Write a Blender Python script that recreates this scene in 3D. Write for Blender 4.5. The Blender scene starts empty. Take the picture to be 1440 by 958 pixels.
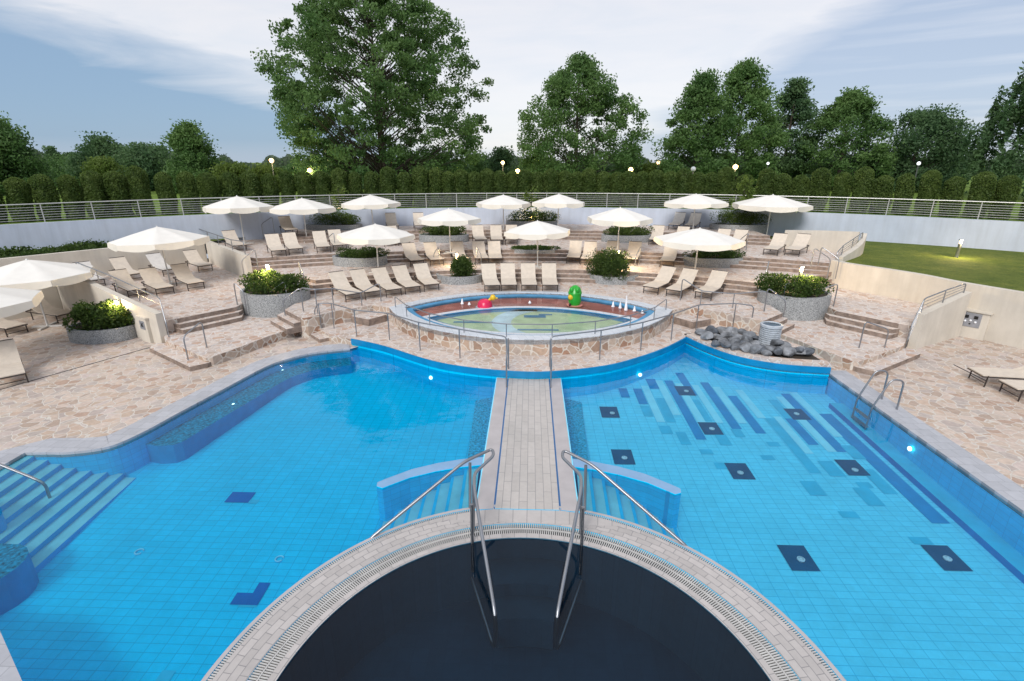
import bpy, bmesh, math, random
import numpy as np
from mathutils import Vector
from mathutils.geometry import tessellate_polygon
C = bpy.context.scene
col = C.collection
R = math.radians
rnd = random.Random(7)

# ------------------------------------------------------------ camera
CAM_H = 6.0; FPX = 721.0; PITCH = math.atan(251/721); YAW = math.atan(27/(721/math.cos(PITCH)))
cd = bpy.data.cameras.new('camera'); cam = bpy.data.objects.new('camera', cd); col.objects.link(cam)
cam.location = (0, 0, CAM_H); cam.rotation_euler = (math.pi/2-PITCH, 0, YAW)
cd.sensor_width = 36; cd.lens = 36*FPX/1440; cd.clip_end = 5000; cd.clip_start = .1
C.camera = cam
# ------------------------------------------------------------ render look
C.view_settings.view_transform = 'Standard'; C.view_settings.look = 'None'
C.view_settings.exposure = EXPOSURE = 0.85; C.view_settings.gamma = 1
C.cycles.use_denoising = True
C.cycles.transparent_max_bounces = 12; C.cycles.max_bounces = 5; C.cycles.diffuse_bounces = 3; C.cycles.glossy_bounces = 3
C.cycles.sample_clamp_indirect = 4
# ------------------------------------------------------------ world: dusk sky with a thin cloud sheet
w = bpy.data.worlds.new('World'); C.world = w; w.use_nodes = True
nt = w.node_tree; N = nt.nodes; L = nt.links; N.clear()
def wn(t, **k):
    n = N.new(t)
    for a, b in k.items(): setattr(n, a, b)
    return n
def wm(op, a, b=None, c=None, clamp=False):
    n = N.new('ShaderNodeMath'); n.operation = op; n.use_clamp = clamp
    for i, v in enumerate((a, b, c)):
        if v is None: continue
        if isinstance(v, (int, float)): n.inputs[i].default_value = v
        else: L.new(v, n.inputs[i])
    return n.outputs[0]
out = wn('ShaderNodeOutputWorld')
sky = wn('ShaderNodeTexSky', sky_type='NISHITA'); sky.sun_disc = False
sky.sun_elevation = R(38); sky.sun_rotation = R(200); sky.dust_density = .6; sky.ozone_density = 2.5
bg1 = wn('ShaderNodeBackground'); bg1.inputs[1].default_value = 0.10
L.new(sky.outputs[0], bg1.inputs[0])
tc = wn('ShaderNodeTexCoord')
sep = wn('ShaderNodeSeparateXYZ'); L.new(tc.outputs['Generated'], sep.inputs[0])
X, Y, Z = sep.outputs
az = wm('ARCTAN2', X, Y)                       # radians, right positive
mp = wn('ShaderNodeMapping'); mp.inputs['Scale'].default_value = (2.2, 2.2, 11)
mp.inputs['Rotation'].default_value = (0, R(8), 0)
L.new(tc.outputs['Generated'], mp.inputs[0])
nz = wn('ShaderNodeTexNoise'); nz.inputs['Scale'].default_value = 2.0; nz.inputs['Detail'].default_value = 7
nz.inputs['Roughness'].default_value = .55; nz.inputs['Distortion'].default_value = .4
L.new(mp.outputs[0], nz.inputs['Vector'])
nn = wm('SUBTRACT', nz.outputs[0], .5)
# white sheet: above a line that dips from the upper left to the middle and rises again to the right
azl = wm('MINIMUM', wm('ADD', az, .32), 0.0)     # <0 on the left
azr = wm('MAXIMUM', wm('ADD', az, -.10), 0.0)    # >0 on the right
edge = wm('ADD', wm('MULTIPLY', azl, -.235), wm('MULTIPLY', azr, .55))
edge = wm('ADD', edge, .060)
edge = wm('SUBTRACT', edge, wm('MULTIPLY', wm('MINIMUM', wm('MAXIMUM', wm('MULTIPLY', wm('ADD', az, .33), 9.0), 0.0), 1.0), .085))
cov = wm('SUBTRACT', Z, edge)
cov = wm('ADD', wm('MULTIPLY', cov, 15.0), wm('MULTIPLY', nn, 1.7))
cov = wm('ADD', cov, .15, clamp=True)
# thin streaks on the right
mp2 = wn('ShaderNodeMapping'); mp2.inputs['Scale'].default_value = (1.6, 1.6, 26); mp2.inputs['Rotation'].default_value = (0, R(-4), 0)
L.new(tc.outputs['Generated'], mp2.inputs[0])
nz2 = wn('ShaderNodeTexNoise'); nz2.inputs['Scale'].default_value = 2.3; nz2.inputs['Detail'].default_value = 6
L.new(mp2.outputs[0], nz2.inputs['Vector'])
st = wm('MULTIPLY', wm('SUBTRACT', nz2.outputs[0], .47), 5.0, clamp=True)
st = wm('MULTIPLY', st, wm('MULTIPLY', azr, 1.3, clamp=True))
cov = wm('MAXIMUM', cov, wm('MULTIPLY', st, .4))
low = wm('MULTIPLY', wm('SUBTRACT', .035, Z), 14.0, clamp=True)   # pale air near the horizon
cov = wm('MAXIMUM', cov, wm('MULTIPLY', low, .45))
# dusk blue deck below the sheet
ccol = wn('ShaderNodeMix', data_type='RGBA'); L.new(cov, ccol.inputs[0])
wt = wn('ShaderNodeMix', data_type='RGBA'); L.new(wm('MULTIPLY', wm('SUBTRACT', nz.outputs[0], .40), 4.0, clamp=True), wt.inputs[0])
wt.inputs[6].default_value = (.885, .895, .94, 1); wt.inputs[7].default_value = (.97, .945, .96, 1)
L.new(wt.outputs[2], ccol.inputs[7])
lx = wn('ShaderNodeMix', data_type='RGBA')
L.new(wm('MULTIPLY', wm('ADD', az, .4), 1.6, clamp=True), lx.inputs[0])
lx.inputs[6].default_value = (.29, .43, .62, 1); lx.inputs[7].default_value = (.50, .585, .74, 1)
L.new(lx.outputs[2], ccol.inputs[6])
bg2 = wn('ShaderNodeBackground'); bg2.inputs[1].default_value = 0.52
L.new(ccol.outputs[2], bg2.inputs[0])
ms = wn('ShaderNodeMixShader'); ms.inputs[0].default_value = .88
L.new(bg1.outputs[0], ms.inputs[1]); L.new(bg2.outputs[0], ms.inputs[2]); L.new(ms.outputs[0], out.inputs[0])
# ------------------------------------------------------------ sun (soft, through the cloud)
sd = bpy.data.lights.new('sun', 'SUN'); so = bpy.data.objects.new('sun', sd); col.objects.link(so)
sd.energy = 1.5; sd.angle = R(24); sd.color = (1, .95, .90)
so.rotation_euler = (R(52), 0, R(-20)); so.location = (0, 0, 30)

# ------------------------------------------------------------ placing helper: ground point at height z that the photograph shows at (px, py)
_cp, _sp = math.cos(PITCH), math.sin(PITCH)
def ray(px, py):
    u = (px-720)/FPX; v = (py-479)/FPX
    x, y, z = u, _cp-v*_sp, -_sp-v*_cp
    c, s = math.cos(YAW), math.sin(YAW)
    return x*c-y*s, x*s+y*c, z
def at(px, py, z=0.0):
    r = ray(px, py); t = (z-CAM_H)/r[2]
    return (r[0]*t, r[1]*t)
def at3(px, py, z): return (*at(px, py, z), z)
FZ = lambda y: -1.2+.04*y                    # pool floor height
def atf(px, py):
    r = ray(px, py); t = 7.2/(.04*r[1]-r[2]); return (r[0]*t, r[1]*t)
def hz(px, py, X, Y):                        # height above the point X, Y that shows at row py
    c, s = math.cos(YAW), math.sin(YAW); y = -X*s+Y*c; k = (479-py)/FPX
    # up/d = k ; up = y*sp+dz*cp ; d = y*cp-dz*sp
    dz = (k*y*_cp-y*_sp)/(_cp+k*_sp); return CAM_H+dz

# ------------------------------------------------------------ materials
def mat(name):
    m = bpy.data.materials.new(name); m.use_nodes = True
    return m, m.node_tree.nodes, m.node_tree.links, m.node_tree.nodes['Principled BSDF']
def setp(b, color=None, rough=None, metal=None, spec=None, em=None, ems=None):
    if color is not None: b.inputs['Base Color'].default_value = (*color, 1)
    if rough is not None: b.inputs['Roughness'].default_value = rough
    if metal is not None: b.inputs['Metallic'].default_value = metal
    if spec is not None: b.inputs['Specular IOR Level'].default_value = spec
    if em is not None: b.inputs['Emission Color'].default_value = (*em, 1); b.inputs['Emission Strength'].default_value = ems
def posnode(n):
    return n.new('ShaderNodeNewGeometry').outputs['Position']
def ramp(n, l, src, stops, interp='LINEAR'):
    r = n.new('ShaderNodeValToRGB'); r.color_ramp.interpolation = interp
    el = r.color_ramp.elements
    el[0].position = stops[0][0]; el[0].color = (*stops[0][1], 1)
    el[1].position = stops[-1][0]; el[1].color = (*stops[-1][1], 1)
    for p, c in stops[1:-1]:
        e = el.new(p); e.color = (*c, 1)
    l.new(src, r.inputs[0]); return r.outputs[0]
def mixc(n, l, f, a, b, blend='MIX'):
    m = n.new('ShaderNodeMix'); m.data_type = 'RGBA'; m.blend_type = blend
    for i, v in ((0, f), (6, a), (7, b)):
        if isinstance(v, (int, float)): m.inputs[i].default_value = v
        elif isinstance(v, tuple): m.inputs[i].default_value = (*v, 1)
        else: l.new(v, m.inputs[i])
    return m.outputs[2]
def noise(n, l, src, scale, detail=4, rough=.5, mapping=None):
    t = n.new('ShaderNodeTexNoise'); t.inputs['Scale'].default_value = scale; t.inputs['Detail'].default_value = detail
    t.inputs['Roughness'].default_value = rough
    if mapping:
        m = n.new('ShaderNodeMapping'); m.inputs['Scale'].default_value = mapping; l.new(src, m.inputs[0]); src = m.outputs[0]
    l.new(src, t.inputs['Vector']); return t.outputs[0]
def bump(n, l, b, h, strength, dist=.01):
    bu = n.new('ShaderNodeBump'); bu.inputs['Strength'].default_value = strength; bu.inputs['Distance'].default_value = dist
    l.new(h, bu.inputs['Height']); l.new(bu.outputs[0], b.inputs['Normal'])
def plain(name, color, rough=.6, metal=0., var=.12, vs=2.5, bs=0., bscale=60, spec=None):
    m, n, l, b = mat(name); setp(b, color, rough, metal, spec)
    p = posnode(n); f = noise(n, l, p, vs, 5, .6)
    d = tuple(c*(1-var*1.6) for c in color); u = tuple(min(1, c*(1+var)) for c in color)
    l.new(ramp(n, l, f, [(.3, d), (.7, u)]), b.inputs['Base Color'])
    if bs: bump(n, l, b, noise(n, l, p, bscale, 4), bs)
    return m
def flagstone(name, scale, pal, grout=(.50, .46, .40), gw=.030, dirt=.35):
    m, n, l, b = mat(name); setp(b, rough=.72, spec=.35)
    p = posnode(n)
    nt_ = n.new('ShaderNodeTexNoise'); nt_.inputs['Scale'].default_value = 1.7; nt_.inputs['Detail'].default_value = 3
    l.new(p, nt_.inputs['Vector'])
    sc = n.new('ShaderNodeVectorMath'); sc.operation = 'MULTIPLY_ADD'; l.new(nt_.outputs['Color'], sc.inputs[0])
    sc.inputs[1].default_value = (.30, .30, .30); l.new(p, sc.inputs[2])
    v = n.new('ShaderNodeTexVoronoi'); v.inputs['Scale'].default_value = scale; l.new(sc.outputs[0], v.inputs['Vector'])
    v2 = n.new('ShaderNodeTexVoronoi'); v2.feature = 'DISTANCE_TO_EDGE'; v2.inputs['Scale'].default_value = scale; l.new(sc.outputs[0], v2.inputs['Vector'])
    s = n.new('ShaderNodeSeparateColor'); l.new(v.outputs['Color'], s.inputs[0])
    k = len(pal); c = ramp(n, l, s.outputs[0], [(i/k, q) for i, q in enumerate(pal)], 'CONSTANT')
    f = noise(n, l, p, 9, 6, .65)
    c = mixc(n, l, .55, c, ramp(n, l, f, [(.3, (.62, .60, .60)), (.75, (1.25, 1.2, 1.15))]), 'MULTIPLY')
    f2 = noise(n, l, p, .55, 4, .6)
    c = mixc(n, l, dirt, c, ramp(n, l, f2, [(.35, (.66, .63, .62)), (.65, (1.2, 1.18, 1.2))]), 'MULTIPLY')
    e = ramp(n, l, v2.outputs['Distance'], [(gw*.55, (0, 0, 0)), (gw*1.5, (1, 1, 1))])
    l.new(mixc(n, l, e, grout, c), b.inputs['Base Color'])
    h = mixc(n, l, .25, e, f); bump(n, l, b, h, .45, .012)
    return m
def tiles(name, color, grout, bw, rh, mortar=.008, uv=False, offset=0., rough=.25, var=.10, rot=0, ax=None, spec=.5):
    m, n, l, b = mat(name); setp(b, rough=rough, spec=spec)
    if uv:
        src = n.new('ShaderNodeUVMap').outputs[0]
    else:
        src = posnode(n)
    if ax:
        sx = n.new('ShaderNodeSeparateXYZ'); l.new(src, sx.inputs[0]); m1 = n.new('ShaderNodeMath'); m1.operation = 'MULTIPLY_ADD'
        l.new(sx.outputs[0], m1.inputs[0]); m1.inputs[1].default_value = .83; m2 = n.new('ShaderNodeMath'); m2.operation = 'MULTIPLY'; m2.inputs[1].default_value = .91
        l.new(sx.outputs[1], m2.inputs[0]); l.new(m2.outputs[0], m1.inputs[2]); cx = n.new('ShaderNodeCombineXYZ')
        l.new(m1.outputs[0], cx.inputs[0]); l.new(sx.outputs[2], cx.inputs[1]); src = cx.outputs[0]
    if rot:
        mm = n.new('ShaderNodeMapping'); mm.inputs['Rotation'].default_value = (0, 0, rot); l.new(src, mm.inputs[0]); src = mm.outputs[0]
    t = n.new('ShaderNodeTexBrick'); t.inputs['Scale'].default_value = 1; t.offset = offset
    t.inputs['Brick Width'].default_value = bw; t.inputs['Row Height'].default_value = rh; t.inputs['Mortar Size'].default_value = mortar
    t.inputs['Mortar Smooth'].default_value = .3
    t.inputs['Color1'].default_value = (*[c*(1-var) for c in color], 1); t.inputs['Color2'].default_value = (*[min(1, c*(1+var)) for c in color], 1)
    t.inputs['Mortar'].default_value = (*grout, 1); l.new(src, t.inputs['Vector'])
    f = noise(n, l, posnode(n), .8, 4, .6)
    c = mixc(n, l, .5, t.outputs['Color'], ramp(n, l, f, [(.3, (.86, .87, .88)), (.7, (1.12, 1.1, 1.1))]), 'MULTIPLY')
    f = noise(n, l, posnode(n), 7, 5, .7)
    c = mixc(n, l, .35, c, ramp(n, l, f, [(.3, (.8, .8, .8)), (.7, (1.15, 1.15, 1.15))]), 'MULTIPLY')
    l.new(c, b.inputs['Base Color']); return m
def emit(name, color, s):
    m, n, l, b = mat(name); setp(b, color, .5, em=color, ems=s); return m
def leafmat(name, c1, c2, scale=.9):
    m, n, l, b = mat(name); setp(b, rough=.55, spec=.3)
    p = posnode(n); f = noise(n, l, p, scale, 4, .6)
    oi = n.new('ShaderNodeObjectInfo')
    c = ramp(n, l, f, [(.32, c1), (.66, c2)])
    c = mixc(n, l, .5, c, ramp(n, l, oi.outputs['Random'], [(0, (.8, .82, .8)), (1, (1.2, 1.15, 1.1))]), 'MULTIPLY')
    l.new(c, b.inputs['Base Color'])
    tr = n.new('ShaderNodeBsdfTranslucent'); l.new(c, tr.inputs[0])
    mx = n.new('ShaderNodeMixShader'); mx.inputs[0].default_value = .5
    l.new(b.outputs[0], mx.inputs[1]); l.new(tr.outputs[0], mx.inputs[2])
    l.new(mx.outputs[0], n['Material Output'].inputs[0]); return m
def water(name, tint, rs=.05, scale=1.6, ior=1.28):
    m, n, l, b = mat(name); n.remove(b)
    p = posnode(n); h = noise(n, l, p, scale, 4, .5)
    h2 = noise(n, l, p, .45, 2, .5)
    bu = n.new('ShaderNodeBump'); bu.inputs['Strength'].default_value = rs; bu.inputs['Distance'].default_value = .2
    ad = n.new('ShaderNodeMath'); l.new(h, ad.inputs[0]); l.new(h2, ad.inputs[1]); l.new(ad.outputs[0], bu.inputs['Height'])
    fr = n.new('ShaderNodeFresnel'); fr.inputs[0].default_value = ior; l.new(bu.outputs[0], fr.inputs['Normal'])
    g = n.new('ShaderNodeBsdfGlossy'); g.inputs['Roughness'].default_value = .03; l.new(bu.outputs[0], g.inputs['Normal'])
    t = n.new('ShaderNodeBsdfTransparent'); t.inputs[0].default_value = (*tint, 1)
    mx = n.new('ShaderNodeMixShader'); l.new(fr.outputs[0], mx.inputs[0]); l.new(t.outputs[0], mx.inputs[1]); l.new(g.outputs[0], mx.inputs[2])
    l.new(mx.outputs[0], n['Material Output'].inputs[0]); return m

PAL = [(0.515, 0.408, 0.322), (0.577, 0.476, 0.396), (0.443, 0.350, 0.285), (0.597, 0.504, 0.432), (0.484, 0.427, 0.386), (0.546, 0.427, 0.340), (0.464, 0.340, 0.267), (0.567, 0.485, 0.442), (0.464, 0.398, 0.359), (0.536, 0.456, 0.386), (0.587, 0.485, 0.414)]
PAL2 = [(0.567, 0.466, 0.396), (0.628, 0.544, 0.478), (0.515, 0.418, 0.350), (0.649, 0.562, 0.497), (0.546, 0.485, 0.451), (0.587, 0.476, 0.396), (0.515, 0.368, 0.285), (0.618, 0.544, 0.488), (0.567, 0.485, 0.432)]
PAL3 = [(0.474, 0.368, 0.285), (0.546, 0.446, 0.359), (0.371, 0.262, 0.193), (0.577, 0.476, 0.396), (0.443, 0.378, 0.331), (0.494, 0.368, 0.276), (0.391, 0.242, 0.166), (0.536, 0.446, 0.377)]
M = {}
M['deck'] = flagstone('deck_flagstone', 4.1, PAL, grout=(.60, .56, .50), gw=.035, dirt=.2)
M['terrace'] = flagstone('terrace_flagstone', 4.4, PAL2, grout=(.64, .60, .56), gw=.045, dirt=.2)
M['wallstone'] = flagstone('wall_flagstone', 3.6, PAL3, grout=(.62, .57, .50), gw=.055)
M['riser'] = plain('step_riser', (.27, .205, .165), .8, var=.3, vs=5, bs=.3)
M['coping'] = tiles('coping_tile', (.42, .43, .46), (.28, .29, .31), .30, .30, .006, offset=.5, rough=.5, var=.07)
M['bridge'] = tiles('bridge_tile', (.48, .45, .42), (.26, .25, .25), .62, .155, .006, rot=R(90), offset=.5, rough=.5, var=.06)
M['ring'] = tiles('ring_tile', (.47, .44, .42), (.25, .24, .24), .24, .115, .006, uv=True, offset=.5, rough=.5, var=.09)
M['band'] = plain('band_stone', (.45, .42, .42), .5, var=.06)
M['rimtile'] = tiles('rim_tile', (.62, .66, .70), (.42, .46, .50), .25, .125, .006, uv=True, rough=.35, var=.05)
M['blue'] = tiles('wall_blue_tile', (.001, .60, .95), (.001, .42, .74), .25, .125, .004, rough=.4, var=.05, ax=(R(90), 0, 0), spec=.03)
M['bluelip'] = plain('blue_lip', (.002, .22, .46), .25, var=.1)
M['bluerail'] = plain('blue_line', (.01, .12, .32), .3, var=.05)
M['floorL'] = tiles('pool_floor_tile', (.001, .57, .90), (.001, .40, .70), .25, .15, .007, rough=.5, var=.03, spec=.02)
M['floorR'] = tiles('pool_floor_pale_tile', (.11, .68, .95), (.05, .50, .78), .25, .15, .007, rough=.5, var=.03, spec=.02)
M['stepblue'] = plain('pool_step_tile', (.20, .60, .74), .35, var=.08, spec=.03)
M['stepwall'] = plain('pool_step_wall', (.002, .50, .88), .35, var=.08, spec=.03)
M['capblue'] = plain('submerged_cap', (.22, .39, .60), .4, var=.06)
M['navy'] = plain('navy_tile', (.006, .10, .22), .3, var=.1, spec=.03)
M['cobalt'] = plain('cobalt_tile', (.004, .15, .48), .3, var=.1, spec=.03)
M['teal'] = plain('teal_tile', (.03, .50, .78), .3, var=.08, spec=.03)
M['darkblue'] = plain('dark_blue_tile', (.002, .28, .62), .3, var=.08, spec=.03)
M['pale'] = plain('pale_blue_tile', (.26, .76, .98), .3, var=.06, spec=.03)
M['rough_blue'] = plain('pebble_blue', (.006, .28, .48), .5, var=.45, vs=16, spec=.03)
M['benchside'] = plain('bench_side', (.001, .34, .62), .5, var=.08, spec=.03)
M['pebble'] = plain('pale_pebble_blue', (.03, .44, .68), .5, var=.4, vs=18, spec=.03)
M['blackpool'] = tiles('dark_pool_tile', (.07, .17, .25), (.064, .155, .23), .25, .25, .006, rough=.5, var=.05, spec=.02)
M['blackfloor'] = tiles('dark_floor_tile', (.030, .085, .135), (.027, .078, .124), .25, .25, .006, rough=.5, var=.05, spec=.02)
M['darkledge'] = plain('dark_ledge', (.040, .090, .130), .4, var=.1, spec=.03)
M['slot'] = plain('drain_slot', (.02, .022, .025), .8)
M['gratebar'] = plain('grate_bar', (.52, .51, .49), .5)
M['steel'] = plain('brushed_steel', (.36, .37, .39), .42, 1., var=.06)
M['fence'] = plain('fence_paint', (.50, .50, .48), .4, .3, var=.05)
M['plaster'] = plain('cream_plaster', (.62, .57, .49), .85, var=.06, vs=1.2, bs=.15)
M['plasterblue'] = plain('pale_blue_plaster', (.50, .55, .64), .85, var=.05, vs=.8, bs=.15)
for _k in ('plaster', 'plasterblue'):
    _t = M[_k].node_tree; _b = _t.nodes['Principled BSDF']; _src = _b.inputs['Base Color'].links[0].from_socket; _p = posnode(_t.nodes)
    _f = noise(_t.nodes, _t.links, _p, 3.0, 5, .65, mapping=(1, 1, .12))
    _c = mixc(_t.nodes, _t.links, .28, _src, ramp(_t.nodes, _t.links, _f, [(.36, (.74, .72, .69)), (.60, (1.06, 1.06, 1.06))]), 'MULTIPLY')
    _t.links.new(_c, _b.inputs['Base Color'])
M['granite'] = plain('grey_granite', (.34, .35, .35), .7, var=.5, vs=32, bs=.2)
M['soil'] = plain('soil', (.05, .04, .03), .95)
M['canvas'] = plain('umbrella_canvas', (.80, .77, .71), .8, var=.03, vs=3, bs=.05, bscale=20)
M['valance'] = plain('umbrella_valance', (.78, .73, .63), .8, var=.03)
M['pole'] = plain('painted_pole', (.68, .67, .64), .4, .2, var=.03)
M['sling'] = plain('lounger_sling', (.63, .55, .455), .8, var=.06, vs=6, bs=.1)
M['slingpale'] = plain('lounger_sling_pale', (.64, .61, .57), .8, var=.06, vs=6, bs=.1)
M['frame'] = plain('lounger_frame', (.055, .043, .038), .45, .3)
M['lawn'] = None
M['rock'] = plain('grey_rock', (.20, .215, .235), .75, var=.5, vs=3.5, bs=.5, bscale=14)
_n = M['rock'].node_tree; _oi = _n.nodes.new('ShaderNodeObjectInfo'); _b = _n.nodes['Principled BSDF']; _src = _b.inputs['Base Color'].links[0].from_socket
_n.links.new(mixc(_n.nodes, _n.links, .9, _src, ramp(_n.nodes, _n.links, _oi.outputs['Random'], [(0, (.38, .41, .45)), (1, (1.35, 1.3, 1.25))]), 'MULTIPLY'), _b.inputs['Base Color'])
M['fount'] = plain('fountain_stone', (.46, .50, .54), .4, var=.15, vs=8)
M['lampglow'] = emit('lamp_glow', (1, .66, .34), 1.25)
M['lampwhite'] = emit('lamp_white', (.92, .95, 1), .8)
M['lamppool'] = emit('pool_lamp', (.75, 1, .9), 1.3)
M['lamppole'] = plain('lamp_pole', (.10, .11, .10), .5, .5)
M['bollard'] = plain('bollard_steel', (.30, .31, .33), .4, .7)
M['bark'] = plain('bark', (.07, .055, .042), .9, var=.3, vs=6, bs=.5)
M['red'] = plain('red_floor', (.60, .24, .20), .45, var=.2, vs=2, spec=.03)
M['green'] = plain('green_floor', (.66, .76, .50), .4, var=.12, vs=2, spec=.03)
M['aqua'] = plain('aqua_floor', (.70, .84, .88), .4, var=.12, vs=2, spec=.03)
M['kidblue'] = plain('kid_blue', (.10, .30, .50), .35, var=.12, spec=.03)
M['toyred'] = plain('toy_magenta', (.65, .015, .08), .3)
M['toyyellow'] = plain('toy_yellow', (.75, .48, .02), .3)
M['toygreen'] = plain('toy_green', (.02, .36, .03), .3)
M['toyblack'] = plain('toy_black', (.01, .01, .01), .3)
M['toywhite'] = plain('foam_white', (.85, .87, .9), .5)
M['inletsteel'] = plain('inlet_steel', (.42, .62, .74), .4, 0, spec=.05)
M['metalgrey'] = plain('panel_grey', (.36, .37, .40), .4, .4)
M['pool_water'] = water('pool_water', (.82, .975, 1))
M['dark_water'] = water('dark_water', (.46, .60, .70), rs=.003, ior=1.33)
M['kid_water'] = water('kid_water', (.92, .98, 1), rs=.05, scale=3)
def grassmat(name, a, b_):
    m, n, l, b = mat(name); setp(b, rough=.9, spec=.2); p = posnode(n)
    f = noise(n, l, p, .7, 5, .6); f2 = noise(n, l, p, 14, 4, .8)
    c = ramp(n, l, f, [(.3, a), (.7, b_)])
    c = mixc(n, l, .6, c, ramp(n, l, noise(n, l, p, 2.6, 5, .7), [(.35, (.6, .7, .6)), (.65, (1.4, 1.25, 1.2))]), 'MULTIPLY')
    c = mixc(n, l, .8, c, ramp(n, l, f2, [(.3, (.45, .5, .4)), (.7, (1.5, 1.45, 1.3))]), 'MULTIPLY')
    l.new(c, b.inputs['Base Color']); bump(n, l, b, f2, .9, .05); return m
M['lawn'] = grassmat('lawn', (.085, .125, .022), (.145, .175, .036))
M['field'] = grassmat('field', (.09, .16, .02), (.16, .24, .05))
M['thuja'] = leafmat('thuja_leaf', (.075, .130, .030), (.150, .215, .055), 1.6)
M['leaf'] = leafmat('oak_leaf', (.080, .170, .050), (.165, .275, .085), .35)
M['leafdark'] = leafmat('dark_leaf', (.070, .145, .065), (.130, .220, .090), .4)
M['leaffar'] = leafmat('far_leaf', (.10, .15, .09), (.16, .21, .13), .05)
M['leafpale'] = leafmat('pale_leaf', (.10, .165, .03), (.18, .25, .055), .5)
M['shrub'] = leafmat('shrub_leaf', (.035, .070, .016), (.090, .150, .030), 3)
M['juniper'] = leafmat('juniper_leaf', (.060, .105, .022), (.130, .190, .042), 3)

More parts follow.
